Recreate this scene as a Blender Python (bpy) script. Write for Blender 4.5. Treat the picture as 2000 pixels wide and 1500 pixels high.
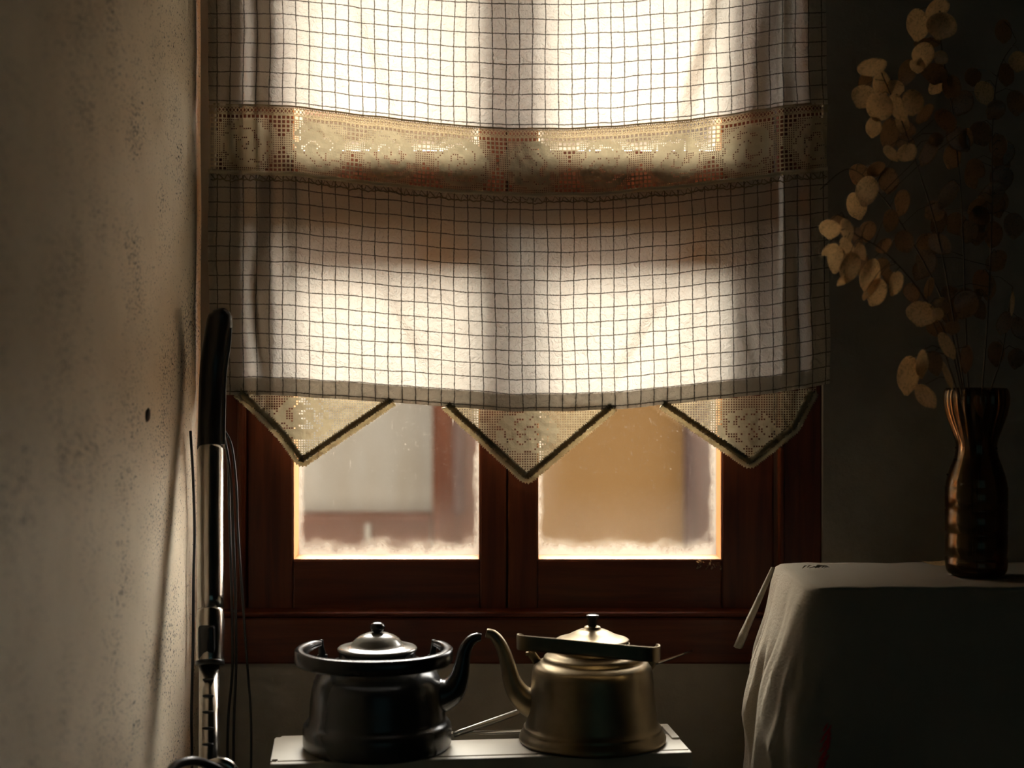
import bpy, bmesh, math, random
from mathutils import Vector, Matrix, noise as mnoise

for o in list(bpy.data.objects):
    bpy.data.objects.remove(o)
S = bpy.context.scene
COL = S.collection
PI = math.pi
R = math.radians
rnd = random.Random(11)

# ------------------------------------------------------------------ camera
F = 3000.0          # focal length in pixels of the 2000 x 1500 frame
CX, HY = 1000.0, 700.0
ZC = 1.25           # camera height (m)
cam = bpy.data.cameras.new('camera')
cam.sensor_fit = 'HORIZONTAL'
cam.sensor_width = 36.0
cam.lens = 36.0 * F / 2000.0
cam.shift_y = -(750.0 - HY) / 2000.0
cam.clip_start = 0.02
cam.dof.use_dof = True
cam.dof.focus_distance = 2.33
cam.dof.aperture_fstop = 2.2
camo = bpy.data.objects.new('camera', cam)
camo.location = (0, 0, ZC)
camo.rotation_euler = (R(90), 0, 0)
COL.objects.link(camo)
S.camera = camo

# ------------------------------------------------------------------ sky, sun, exposure
w = bpy.data.worlds.new('sky')
S.world = w
w.use_nodes = True
bgn = w.node_tree.nodes['Background']
bgn.inputs['Color'].default_value = (1.0, 0.96, 0.90, 1)
bgn.inputs['Strength'].default_value = 4.2
sun = bpy.data.lights.new('sun', 'SUN')
sun.energy = 5.0
sun.angle = R(30)
sun.color = (1.0, 0.95, 0.86)
suno = bpy.data.objects.new('sun', sun)
suno.location = (0, 6, 5)
suno.rotation_euler = (R(-58), 0, R(4))     # shines in through the window, about 32 degrees high
COL.objects.link(suno)
# added teal fill lamp behind the viewer, lifts the darkest tones
dl = bpy.data.lights.new('teal_fill', 'AREA')
dl.shape = 'RECTANGLE'
dl.size = 2.2
dl.size_y = 2.2
dl.energy = 0.3
dl.color = (0.45, 0.95, 1.0)
fillo = bpy.data.objects.new('teal_fill', dl)
fillo.location = (0.85, -2.5, 1.3)
fillo.rotation_euler = (R(90), 0, 0)
COL.objects.link(fillo)
vs = S.view_settings
vs.view_transform = 'Standard'
vs.look = 'None'
vs.exposure = 1.92
vs.gamma = 1.0
vs.use_curve_mapping = False
try:
    S.cycles.use_denoising = True
except Exception:
    pass


# ------------------------------------------------------------------ helpers
def P(px, py, d):
    """point seen at pixel (px, py) of the frame at distance d"""
    return Vector(((px - CX) / F * d, d, ZC - (py - HY) / F * d))


def obj(name, bm, mat, parent=None, smooth=False):
    me = bpy.data.meshes.new(name)
    if smooth:
        for f in bm.faces:
            f.smooth = True
    bm.to_mesh(me)
    bm.free()
    o = bpy.data.objects.new(name, me)
    if mat:
        me.materials.append(mat)
    COL.objects.link(o)
    if parent:
        o.parent = parent
    return o


def thing(name, label, cat, loc=(0, 0, 0), rz=0, group=None):
    o = bpy.data.objects.new(name, None)
    o.empty_display_size = 0.05
    o.location = loc
    o.rotation_euler = (0, 0, rz)
    COL.objects.link(o)
    o['label'] = label
    o['category'] = cat
    if group:
        o['group'] = group
    return o


def tag(o, label, cat, group=None):
    o['label'] = label
    o['category'] = cat
    if group:
        o['group'] = group
    return o


def struct(o, label=None):
    o['kind'] = 'structure'
    if label:
        o['label'] = label
        o['category'] = o.name.split('_')[0]
    return o


def box(bm, x0, x1, y0, y1, z0, z1, bev=0.0, seg=2):
    r = bmesh.ops.create_cube(bm, size=1.0)
    vs_ = r['verts']
    for v in vs_:
        v.co = Vector((x0 + (v.co.x + .5) * (x1 - x0), y0 + (v.co.y + .5) * (y1 - y0), z0 + (v.co.z + .5) * (z1 - z0)))
    if bev > 0:
        es = list({e for v in vs_ for e in v.link_edges})
        bmesh.ops.bevel(bm, geom=es, offset=bev, segments=seg, affect='EDGES', profile=0.5)


def boxo(name, ext, mat, parent=None, bev=0.0, seg=2):
    bm = bmesh.new()
    box(bm, *ext, bev=bev, seg=seg)
    return obj(name, bm, mat, parent)


def lathe(bm, prof, n=64, flute=None, cap=False):
    """prof: list of (r, z). flute(z, theta) multiplies the radius"""
    rows = []
    for r, z in prof:
        if r < 1e-6:
            rows.append([bm.verts.new((0, 0, z))])
        else:
            row = []
            for k in range(n):
                t = 2 * PI * k / n
                rr = r * (flute(z, t) if flute else 1)
                row.append(bm.verts.new((rr * math.cos(t), rr * math.sin(t), z)))
            rows.append(row)
    for a, b in zip(rows[:-1], rows[1:]):
        for k in range(n):
            k2 = (k + 1) % n
            q = [a[k % len(a)], a[k2 % len(a)], b[k2 % len(b)], b[k % len(b)]]
            q = list(dict.fromkeys(q))
            if len(q) >= 3:
                try:
                    bm.faces.new(q)
                except ValueError:
                    pass
    bmesh.ops.recalc_face_normals(bm, faces=bm.faces)


def catmull(pts, n=6):
    """smooth resampling of tuples (any dimension)"""
    out = []
    m = len(pts)
    for i in range(m - 1):
        p0 = pts[max(i - 1, 0)]
        p1 = pts[i]
        p2 = pts[i + 1]
        p3 = pts[min(i + 2, m - 1)]
        for k in range(n):
            t = k / n
            out.append(tuple(0.5 * (2 * b + (-a + c) * t + (2 * a - 5 * b + 4 * c - d) * t * t + (-a + 3 * b - 3 * c + d) * t ** 3)
                             for a, b, c, d in zip(p0, p1, p2, p3)))
    out.append(tuple(pts[-1]))
    return out


def tube(bm, pts, n=10, up=Vector((0, 0, 1)), cap=True, flat=None, hollow=False):
    """pts: list of (x,y,z,r) ; flat=(a,b) multiplies radius along side/up"""
    P3 = [Vector(p[:3]) for p in pts]
    rows = []
    side_prev = None
    for i, p in enumerate(pts):
        a = P3[max(i - 1, 0)]
        b = P3[min(i + 1, len(pts) - 1)]
        t = (b - a)
        if t.length < 1e-9:
            t = Vector((0, 0, 1))
        t.normalize()
        if side_prev is None:
            s = t.cross(up)
            if s.length < 1e-3:
                s = t.cross(Vector((1, 0, 0)))
        else:
            s = side_prev - t * side_prev.dot(t)
        s.normalize()
        side_prev = s
        u2 = s.cross(t)
        r = p[3]
        fa, fb = flat if flat else (1, 1)
        row = []
        for k in range(n):
            th = 2 * PI * k / n
            row.append(bm.verts.new(P3[i] + s * (math.cos(th) * r * fa) + u2 * (math.sin(th) * r * fb)))
        rows.append(row)
    for a, b in zip(rows[:-1], rows[1:]):
        for k in range(n):
            bm.faces.new((a[k], a[(k + 1) % n], b[(k + 1) % n], b[k]))
    if cap:
        bm.faces.new(rows[0][::-1])
        if not hollow:
            bm.faces.new(rows[-1])
    bmesh.ops.recalc_face_normals(bm, faces=bm.faces)
    return rows


def band(bm, pts, hh, th):
    """flat strip: pts (x,y,z), half-height vertical hh(i), thickness th along horizontal normal"""
    V = [Vector(p[:3]) for p in pts]
    rows = []
    for i, p in enumerate(V):
        t = V[min(i + 1, len(V) - 1)] - V[max(i - 1, 0)]
        nrm = Vector((t.y, -t.x, 0))
        if nrm.length < 1e-7:
            nrm = Vector((1, 0, 0))
        nrm.normalize()
        h = hh(i / (len(V) - 1)) if callable(hh) else hh
        k = th(i / (len(V) - 1)) if callable(th) else th
        prof = [(1, -.75), (1, .75), (.6, 1), (-.6, 1), (-1, .75), (-1, -.75), (-.6, -1), (.6, -1)]
        rows.append([bm.verts.new(p + nrm * (a * k) + Vector((0, 0, b * h))) for a, b in prof])
    n = 8
    for a, b in zip(rows[:-1], rows[1:]):
        for k in range(n):
            bm.faces.new((a[k], a[(k + 1) % n], b[(k + 1) % n], b[k]))
    bm.faces.new(rows[0][::-1])
    bm.faces.new(rows[-1])
    bmesh.ops.recalc_face_normals(bm, faces=bm.faces)


# ------------------------------------------------------------------ materials
def newmat(name):
    m = bpy.data.materials.new(name)
    m.use_nodes = True
    nt = m.node_tree
    for n in list(nt.nodes):
        nt.nodes.remove(n)
    out = nt.nodes.new('ShaderNodeOutputMaterial')
    return m, nt, out


def N(nt, typ, **kw):
    n = nt.nodes.new(typ)
    for k, v in kw.items():
        if k in n.inputs.keys():
            n.inputs[k].default_value = v
        else:
            setattr(n, k, v)
    return n


def L(nt, a, b):
    nt.links.new(a, b)


def ramp(nt, fac, stops):
    r = nt.nodes.new('ShaderNodeValToRGB')
    el = r.color_ramp.elements
    while len(el) < len(stops):
        el.new(0.5)
    for e, (p, c) in zip(el, stops):
        e.position = p
        e.color = (c[0], c[1], c[2], 1)
    L(nt, fac, r.inputs['Fac'])
    return r.outputs['Color']


def coords(nt, kind='Object', scale=(1, 1, 1)):
    tc = nt.nodes.new('ShaderNodeTexCoord')
    mp = nt.nodes.new('ShaderNodeMapping')
    mp.inputs['Scale'].default_value = scale
    L(nt, tc.outputs[kind], mp.inputs['Vector'])
    return mp.outputs['Vector']


def mat_basic(name, c1, c2, rough=0.5, metal=0.0, scale=30, stretch=(1, 1, 1), bump=0.0, bscale=None, r2=None, spec=0.5, coat=0.0):
    m, nt, out = newmat(name)
    b = N(nt, 'ShaderNodeBsdfPrincipled')
    vec = coords(nt, 'Object', stretch)
    n1 = N(nt, 'ShaderNodeTexNoise', Scale=scale, Detail=6.0, Roughness=0.6)
    L(nt, vec, n1.inputs['Vector'])
    L(nt, ramp(nt, n1.outputs['Fac'], [(0.3, c1), (0.7, c2)]), b.inputs['Base Color'])
    b.inputs['Metallic'].default_value = metal
    b.inputs['Specular IOR Level'].default_value = spec
    b.inputs['Coat Weight'].default_value = coat
    b.inputs['Coat Roughness'].default_value = 0.1
    if r2 is not None:
        mr = N(nt, 'ShaderNodeMapRange')
        mr.inputs['To Min'].default_value = rough
        mr.inputs['To Max'].default_value = r2
        L(nt, n1.outputs['Fac'], mr.inputs['Value'])
        L(nt, mr.outputs['Result'], b.inputs['Roughness'])
    else:
        b.inputs['Roughness'].default_value = rough
    if bump > 0:
        n2 = N(nt, 'ShaderNodeTexNoise', Scale=bscale or scale * 3, Detail=5.0)
        L(nt, vec, n2.inputs['Vector'])
        bp = N(nt, 'ShaderNodeBump', Strength=bump, Distance=0.002)
        L(nt, n2.outputs['Fac'], bp.inputs['Height'])
        L(nt, bp.outputs['Normal'], b.inputs['Normal'])
    L(nt, b.outputs['BSDF'], out.inputs['Surface'])
    return m


def mat_plaster(name, base, dark, speck=True):
    m, nt, out = newmat(name)
    b = N(nt, 'ShaderNodeBsdfPrincipled', Roughness=0.85)
    b.inputs['Specular IOR Level'].default_value = 0.15
    vec = coords(nt, 'Object', (1, 1, 1))
    n1 = N(nt, 'ShaderNodeTexNoise', Scale=5.0, Detail=7.0, Roughness=0.62)
    L(nt, vec, n1.inputs['Vector'])
    c = ramp(nt, n1.outputs['Fac'], [(0.3, dark), (0.62, base)])
    n2 = N(nt, 'ShaderNodeTexNoise', Scale=230.0, Detail=3.0, Roughness=0.6)
    L(nt, vec, n2.inputs['Vector'])
    n3 = N(nt, 'ShaderNodeTexNoise', Scale=9.0, Detail=3.0)
    L(nt, vec, n3.inputs['Vector'])
    if speck:
        # pits in the lime wash: small spots, denser in patches
        add = N(nt, 'ShaderNodeMath', operation='MULTIPLY_ADD')
        L(nt, n3.outputs['Fac'], add.inputs[0])
        add.inputs[1].default_value = 0.35
        L(nt, n2.outputs['Fac'], add.inputs[2])
        pit = N(nt, 'ShaderNodeMapRange')
        pit.inputs['From Min'].default_value = 0.78
        pit.inputs['From Max'].default_value = 0.84
        L(nt, add.outputs[0], pit.inputs['Value'])
        mix = N(nt, 'ShaderNodeMix', data_type='RGBA')
        L(nt, pit.outputs['Result'], mix.inputs['Factor'])
        L(nt, c, mix.inputs[6])
        mix.inputs[7].default_value = (0.05, 0.045, 0.035, 1)
        L(nt, mix.outputs[2], b.inputs['Base Color'])
    else:
        L(nt, c, b.inputs['Base Color'])
    n4 = N(nt, 'ShaderNodeTexNoise', Scale=60.0, Detail=8.0, Roughness=0.7)
    L(nt, vec, n4.inputs['Vector'])
    bp = N(nt, 'ShaderNodeBump', Strength=0.5, Distance=0.004)
    L(nt, n4.outputs['Fac'], bp.inputs['Height'])
    L(nt, bp.outputs['Normal'], b.inputs['Normal'])
    L(nt, b.outputs['BSDF'], out.inputs['Surface'])
    return m


def mat_wood(name, c1, c2, axis='z', rough=0.38, sc=1.0, spec=0.5):
    m, nt, out = newmat(name)
    b = N(nt, 'ShaderNodeBsdfPrincipled')
    b.inputs['Specular IOR Level'].default_value = spec
    st = {'z': (60, 60, 3.5), 'x': (3.5, 60, 60), 'y': (60, 3.5, 60)}[axis]
    vec = coords(nt, 'Object', tuple(s * sc for s in st))
    n1 = N(nt, 'ShaderNodeTexNoise', Scale=1.0, Detail=6.0, Roughness=0.65, Distortion=0.6)
    L(nt, vec, n1.inputs['Vector'])
    L(nt, ramp(nt, n1.outputs['Fac'], [(0.28, c1), (0.72, c2)]), b.inputs['Base Color'])
    mr = N(nt, 'ShaderNodeMapRange')
    mr.inputs['To Min'].default_value = rough - 0.08
    mr.inputs['To Max'].default_value = rough + 0.15
    L(nt, n1.outputs['Fac'], mr.inputs['Value'])
    L(nt, mr.outputs['Result'], b.inputs['Roughness'])
    bp = N(nt, 'ShaderNodeBump', Strength=0.25, Distance=0.001)
    L(nt, n1.outputs['Fac'], bp.inputs['Height'])
    L(nt, bp.outputs['Normal'], b.inputs['Normal'])
    L(nt, b.outputs['BSDF'], out.inputs['Surface'])
    return m


def mat_cloth(name, dif, tra, mixf=0.55, grid=False, wr=0.4, wscale=90.0, thread=(0.10, 0.075, 0.045), uvname='UVMap', fine=0.15):
    """thin cotton: part of the light is scattered back, part through"""
    m, nt, out = newmat(name)
    vec = coords(nt, 'Object', (1, 1, 1))
    n1 = N(nt, 'ShaderNodeTexNoise', Scale=wscale, Detail=5.0, Roughness=0.6, Distortion=1.2)
    L(nt, vec, n1.inputs['Vector'])
    n2 = N(nt, 'ShaderNodeTexNoise', Scale=900.0, Detail=2.0)
    L(nt, vec, n2.inputs['Vector'])
    hm = N(nt, 'ShaderNodeMath', operation='MULTIPLY_ADD')
    L(nt, n2.outputs['Fac'], hm.inputs[0])
    hm.inputs[1].default_value = fine
    L(nt, n1.outputs['Fac'], hm.inputs[2])
    bp = N(nt, 'ShaderNodeBump', Strength=wr, Distance=0.003)
    L(nt, hm.outputs[0], bp.inputs['Height'])
    d = N(nt, 'ShaderNodeBsdfDiffuse')
    t = N(nt, 'ShaderNodeBsdfTranslucent')
    L(nt, bp.outputs['Normal'], d.inputs['Normal'])
    L(nt, bp.outputs['Normal'], t.inputs['Normal'])
    mix = N(nt, 'ShaderNodeMixShader', Fac=mixf)
    if grid:
        uv = coords(nt, 'UV', (1, 1, 1))
        # the woven threads wander a little
        nz = N(nt, 'ShaderNodeTexNoise', Scale=1.3, Detail=2.0)
        L(nt, uv, nz.inputs['Vector'])
        wob = N(nt, 'ShaderNodeVectorMath', operation='SUBTRACT')
        L(nt, nz.outputs['Color'], wob.inputs[0])
        wob.inputs[1].default_value = (0.5, 0.5, 0.5)
        wsc = N(nt, 'ShaderNodeVectorMath', operation='SCALE')
        L(nt, wob.outputs[0], wsc.inputs[0])
        wsc.inputs['Scale'].default_value = 0.10
        ad = N(nt, 'ShaderNodeVectorMath', operation='ADD')
        L(nt, uv, ad.inputs[0])
        L(nt, wsc.outputs[0], ad.inputs[1])
        sep = N(nt, 'ShaderNodeSeparateXYZ')
        L(nt, ad.outputs[0], sep.inputs[0])
        nw = N(nt, 'ShaderNodeTexNoise', Scale=9.0, Detail=2.0)
        L(nt, uv, nw.inputs['Vector'])
        outs = []
        for ax, wd in (('X', 0.037), ('Y', 0.035)):
            fr = N(nt, 'ShaderNodeMath', operation='FRACT')
            L(nt, sep.outputs[ax], fr.inputs[0])
            pp = N(nt, 'ShaderNodeMath', operation='PINGPONG')
            L(nt, sep.outputs[ax], pp.inputs[0])
            pp.inputs[1].default_value = 0.5
            wdn = N(nt, 'ShaderNodeMath', operation='MULTIPLY')
            L(nt, nw.outputs['Fac'], wdn.inputs[0])
            wdn.inputs[1].default_value = wd * 2.0
            sb = N(nt, 'ShaderNodeMath', operation='DIVIDE')
            L(nt, pp.outputs[0], sb.inputs[0])
            L(nt, wdn.outputs[0], sb.inputs[1])
            mr = N(nt, 'ShaderNodeMapRange')
            mr.inputs['From Min'].default_value = 0.7
            mr.inputs['From Max'].default_value = 1.35
            mr.inputs['To Min'].default_value = 1.0
            mr.inputs['To Max'].default_value = 0.0
            L(nt, sb.outputs[0], mr.inputs['Value'])
            outs.append(mr.outputs['Result'])
        mx = N(nt, 'ShaderNodeMath', operation='MAXIMUM')
        L(nt, outs[0], mx.inputs[0])
        L(nt, outs[1], mx.inputs[1])
        sc_ = N(nt, 'ShaderNodeMath', operation='MULTIPLY')
        L(nt, mx.outputs[0], sc_.inputs[0])
        sc_.inputs[1].default_value = 0.92
        for node, col, thr in ((d, dif, tuple(c * .3 for c in dif)), (t, tra, (0.03, 0.02, 0.012))):
            cm = N(nt, 'ShaderNodeMix', data_type='RGBA')
            L(nt, sc_.outputs[0], cm.inputs['Factor'])
            cm.inputs[6].default_value = (*col, 1)
            cm.inputs[7].default_value = (*thr, 1)
            L(nt, cm.outputs[2], node.inputs['Color'])
    else:
        d.inputs['Color'].default_value = (*dif, 1)
        t.inputs['Color'].default_value = (*tra, 1)
    L(nt, d.outputs[0], mix.inputs[1])
    L(nt, t.outputs[0], mix.inputs[2])
    L(nt, mix.outputs[0], out.inputs['Surface'])
    return m


def mat_glass_dirty(name):
    """old window pane: clear, with lime and dust that gathers along the edges (UV 0..1)"""
    m, nt, out = newmat(name)
    uv = coords(nt, 'UV', (1, 1, 1))
    ob = coords(nt, 'Object', (1, 1, 1))
    sep = N(nt, 'ShaderNodeSeparateXYZ')
    L(nt, uv, sep.inputs[0])
    nz = N(nt, 'ShaderNodeTexNoise', Scale=26.0, Detail=9.0, Roughness=0.75)
    L(nt, ob, nz.inputs['Vector'])
    # distance to the nearest edge, in metres stored as UV (u,v given in metres from centre halves)
    at = N(nt, 'ShaderNodeAttribute', attribute_name='edge')
    ed = N(nt, 'ShaderNodeMath', operation='MULTIPLY_ADD')
    L(nt, nz.outputs['Fac'], ed.inputs[0])
    ed.inputs[1].default_value = -0.034
    L(nt, at.outputs['Fac'], ed.inputs[2])
    em = N(nt, 'ShaderNodeMapRange')
    em.inputs['From Min'].default_value = -0.014
    em.inputs['From Max'].default_value = 0.002
    em.inputs['To Min'].default_value = 0.80
    em.inputs['To Max'].default_value = 0.0
    L(nt, ed.outputs[0], em.inputs['Value'])
    # softer film further in
    fm = N(nt, 'ShaderNodeMapRange')
    fm.inputs['From Min'].default_value = -0.02
    fm.inputs['From Max'].default_value = 0.055
    fm.inputs['To Min'].default_value = 0.12
    fm.inputs['To Max'].default_value = 0.008
    L(nt, ed.outputs[0], fm.inputs['Value'])
    sp = N(nt, 'ShaderNodeTexNoise', Scale=420.0, Detail=2.0, Roughness=0.6)
    L(nt, ob, sp.inputs['Vector'])
    sm = N(nt, 'ShaderNodeMapRange')
    sm.inputs['From Min'].default_value = 0.665
    sm.inputs['From Max'].default_value = 0.73
    sm.inputs['To Max'].default_value = 0.5
    L(nt, sp.outputs['Fac'], sm.inputs['Value'])
    # thin scratches
    st = coords(nt, 'Object', (260, 1, 26))
    sn = N(nt, 'ShaderNodeTexNoise', Scale=1.0, Detail=1.0, Distortion=0.4)
    L(nt, st, sn.inputs['Vector'])
    s2 = N(nt, 'ShaderNodeMapRange')
    s2.inputs['From Min'].default_value = 0.73
    s2.inputs['From Max'].default_value = 0.80
    s2.inputs['To Max'].default_value = 0.35
    L(nt, sn.outputs['Fac'], s2.inputs['Value'])
    a1 = N(nt, 'ShaderNodeMath', operation='MAXIMUM')
    L(nt, em.outputs['Result'], a1.inputs[0])
    L(nt, fm.outputs['Result'], a1.inputs[1])
    a2 = N(nt, 'ShaderNodeMath', operation='MAXIMUM')
    L(nt, a1.outputs[0], a2.inputs[0])
    L(nt, sm.outputs['Result'], a2.inputs[1])
    a3 = N(nt, 'ShaderNodeMath', operation='MAXIMUM')
    L(nt, a2.outputs[0], a3.inputs[0])
    L(nt, s2.outputs['Result'], a3.inputs[1])
    tr = N(nt, 'ShaderNodeBsdfTransparent', Color=(0.97, 0.97, 0.95, 1))
    gl = N(nt, 'ShaderNodeBsdfGlossy', Roughness=0.02)
    fz = N(nt, 'ShaderNodeFresnel', IOR=1.45)
    g = N(nt, 'ShaderNodeMixShader')
    L(nt, fz.outputs[0], g.inputs[0])
    L(nt, tr.outputs[0], g.inputs[1])
    L(nt, gl.outputs[0], g.inputs[2])
    dd = N(nt, 'ShaderNodeBsdfDiffuse', Color=(0.36, 0.325, 0.26, 1))
    dt = N(nt, 'ShaderNodeBsdfTranslucent', Color=(0.36, 0.325, 0.26, 1))
    dm = N(nt, 'ShaderNodeMixShader', Fac=0.6)
    L(nt, dd.outputs[0], dm.inputs[1])
    L(nt, dt.outputs[0], dm.inputs[2])
    f = N(nt, 'ShaderNodeMixShader')
    L(nt, a3.outputs[0], f.inputs[0])
    L(nt, g.outputs[0], f.inputs[1])
    L(nt, dm.outputs[0], f.inputs[2])
    L(nt, f.outputs[0], out.inputs['Surface'])
    return m


def mat_pod(name, dif, tra):
    m, nt, out = newmat(name)
    vec = coords(nt, 'Object', (1, 1, 1))
    n1 = N(nt, 'ShaderNodeTexNoise', Scale=2.2, Detail=7.0, Roughness=0.72, Distortion=1.8)
    L(nt, vec, n1.inputs['Vector'])
    d = N(nt, 'ShaderNodeBsdfDiffuse')
    t = N(nt, 'ShaderNodeBsdfTranslucent')
    L(nt, ramp(nt, n1.outputs['Fac'], [(0.34, tuple(c * .4 for c in dif)), (0.52, dif)]), d.inputs['Color'])
    L(nt, ramp(nt, n1.outputs['Fac'], [(0.34, tuple(c * .4 for c in tra)), (0.52, tra)]), t.inputs['Color'])
    mx = N(nt, 'ShaderNodeMixShader', Fac=0.5)
    L(nt, d.outputs[0], mx.inputs[1])
    L(nt, t.outputs[0], mx.inputs[2])
    g = N(nt, 'ShaderNodeBsdfGlossy', Roughness=0.35, Color=(1, .95, .85, 1))
    m2 = N(nt, 'ShaderNodeMixShader', Fac=0.06)
    L(nt, mx.outputs[0], m2.inputs[1])
    L(nt, g.outputs[0], m2.inputs[2])
    L(nt, m2.outputs[0], out.inputs['Surface'])
    return m


def mat_smoked_glass(name):
    m, nt, out = newmat(name)
    tr = N(nt, 'ShaderNodeBsdfTransparent', Color=(0.62, 0.54, 0.44, 1))
    gl = N(nt, 'ShaderNodeBsdfGlossy', Roughness=0.17, Color=(0.95, 0.82, 0.64, 1))
    fz = N(nt, 'ShaderNodeLayerWeight', Blend=0.32)
    g = N(nt, 'ShaderNodeMixShader')
    L(nt, fz.outputs['Fresnel'], g.inputs[0])
    L(nt, tr.outputs[0], g.inputs[1])
    L(nt, gl.outputs[0], g.inputs[2])
    L(nt, g.outputs[0], out.inputs['Surface'])
    return m


M = {}
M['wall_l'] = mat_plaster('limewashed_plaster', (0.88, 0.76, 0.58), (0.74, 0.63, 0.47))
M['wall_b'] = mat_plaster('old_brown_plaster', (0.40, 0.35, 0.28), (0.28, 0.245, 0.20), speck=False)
M['room'] = mat_plaster('dim_room_plaster', (0.05, 0.05, 0.045), (0.035, 0.035, 0.03), speck=False)
M['floor'] = mat_basic('dark_floor', (0.03, 0.024, 0.018), (0.05, 0.04, 0.03), 0.6, scale=8)
M['wood_v'] = mat_wood('varnished_wood_upright', (0.052, 0.0105, 0.0035), (0.14, 0.034, 0.0095), 'z', 0.40, 1.0, 0.3)
M['wood_h'] = mat_wood('varnished_wood_level', (0.052, 0.0105, 0.0035), (0.14, 0.034, 0.0095), 'x', 0.40, 1.0, 0.3)
M['bead'] = mat_wood('glazing_bead_wood', (0.52, 0.20, 0.045), (0.72, 0.31, 0.085), 'z', 0.4)  # bright orange: window light on the sash reveals put into the colour
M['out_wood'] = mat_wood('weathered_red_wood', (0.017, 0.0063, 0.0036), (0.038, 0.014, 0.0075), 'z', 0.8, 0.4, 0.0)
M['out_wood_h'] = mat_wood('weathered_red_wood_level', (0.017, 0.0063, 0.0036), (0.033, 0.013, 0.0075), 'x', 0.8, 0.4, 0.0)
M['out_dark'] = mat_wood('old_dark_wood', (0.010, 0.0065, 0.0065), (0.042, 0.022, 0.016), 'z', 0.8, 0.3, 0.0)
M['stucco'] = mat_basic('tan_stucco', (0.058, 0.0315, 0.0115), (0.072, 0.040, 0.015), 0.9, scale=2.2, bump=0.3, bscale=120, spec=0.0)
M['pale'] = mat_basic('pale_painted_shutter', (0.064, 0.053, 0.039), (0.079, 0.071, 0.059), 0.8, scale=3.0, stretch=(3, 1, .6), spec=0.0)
M['ground'] = mat_basic('dark_yard_earth', (0.07, 0.055, 0.04), (0.11, 0.09, 0.065), 0.95, scale=4, spec=0.0)
M['roof'] = mat_basic('roof_tile', (0.30, 0.13, 0.08), (0.42, 0.20, 0.12), 0.85, scale=6)
M['glass'] = mat_glass_dirty('dirty_pane_glass')
M['cloth'] = mat_cloth('checked_cotton', (0.62, 0.53, 0.42), (0.82, 0.76, 0.655), 0.235, grid=True, wr=1.1)
M['lace'] = mat_cloth('ecru_lace', (0.60, 0.52, 0.36), (0.50, 0.41, 0.25), 0.17, wr=0.3, wscale=400)
M['braid'] = mat_cloth('crochet_braid', (0.40, 0.34, 0.22), (0.36, 0.28, 0.16), 0.35, wr=0.4, wscale=500)
M['cord'] = mat_cloth('white_cotton_cord', (0.78, 0.71, 0.56), (0.80, 0.70, 0.50), 0.5, wr=0.3, wscale=600)
M['table_cloth'] = mat_cloth('grey_linen', (0.38, 0.335, 0.26), (0.3, 0.26, 0.2), 0.1, wr=0.5, wscale=130)
M['red'] = mat_basic('red_stitching', (0.55, 0.02, 0.04), (0.75, 0.05, 0.07), 0.8, scale=200)
M['green'] = mat_basic('green_stitching', (0.20, 0.24, 0.05), (0.38, 0.38, 0.12), 0.8, scale=200)
M['enamel'] = mat_basic('dark_enamel', (0.016, 0.016, 0.015), (0.024, 0.023, 0.020), 0.18, scale=12, r2=0.30, spec=0.5, coat=0.0)
M['enamel_lid'] = mat_basic('grey_enamel', (0.12, 0.112, 0.092), (0.15, 0.138, 0.11), 0.14, scale=12, r2=0.28, spec=0.6, coat=0.4)
M['black_plastic'] = mat_basic('black_plastic', (0.010, 0.010, 0.010), (0.016, 0.015, 0.015), 0.28, scale=20)
M['bakelite'] = mat_basic('black_bakelite', (0.010, 0.010, 0.009), (0.018, 0.016, 0.014), 0.22, scale=30)
M['brass'] = mat_basic('tarnished_brass', (0.15, 0.116, 0.066), (0.25, 0.195, 0.115), 0.30, metal=1.0, scale=14, r2=0.52, bump=0.05, bscale=60)
M['steel'] = mat_basic('dull_steel', (0.42, 0.40, 0.36), (0.56, 0.53, 0.48), 0.22, metal=1.0, scale=25, r2=0.38)
M['chrome'] = mat_basic('dark_chrome', (0.40, 0.37, 0.33), (0.50, 0.47, 0.42), 0.16, metal=1.0, scale=18, r2=0.26)
M['heater'] = mat_basic('yellowed_white_enamel', (0.32, 0.28, 0.215), (0.41, 0.365, 0.285), 0.35, scale=7, r2=0.5, bump=0.03)
M['slot'] = mat_basic('black_slot', (0.01, 0.01, 0.01), (0.02, 0.02, 0.02), 0.6)
M['pod'] = mat_pod('papery_pod', (0.70, 0.52, 0.30), (0.72, 0.46, 0.20))
M['pod2'] = mat_pod('brown_pod', (0.26, 0.18, 0.10), (0.25, 0.13, 0.05))
M['stem'] = mat_basic('dry_stem', (0.07, 0.05, 0.03), (0.14, 0.10, 0.06), 0.7, scale=80)
M['vase'] = mat_smoked_glass('smoked_glass')
M['cable'] = mat_basic('black_cable', (0.012, 0.012, 0.012), (0.02, 0.02, 0.02), 0.4)
M['dark_hole'] = mat_basic('dark_gouge', (0.015, 0.012, 0.01), (0.03, 0.025, 0.02), 0.9)

# ------------------------------------------------------------------ room shell
XL = -0.494          # inner face of the left wall
YB = 2.45            # inner face of the window wall
XR, YF, ZT = 2.2, -2.6, 2.6
OX0, OX1 = -0.474, 0.4965   # window opening
OZ0, OZ1 = 0.764, 2.03


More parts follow.
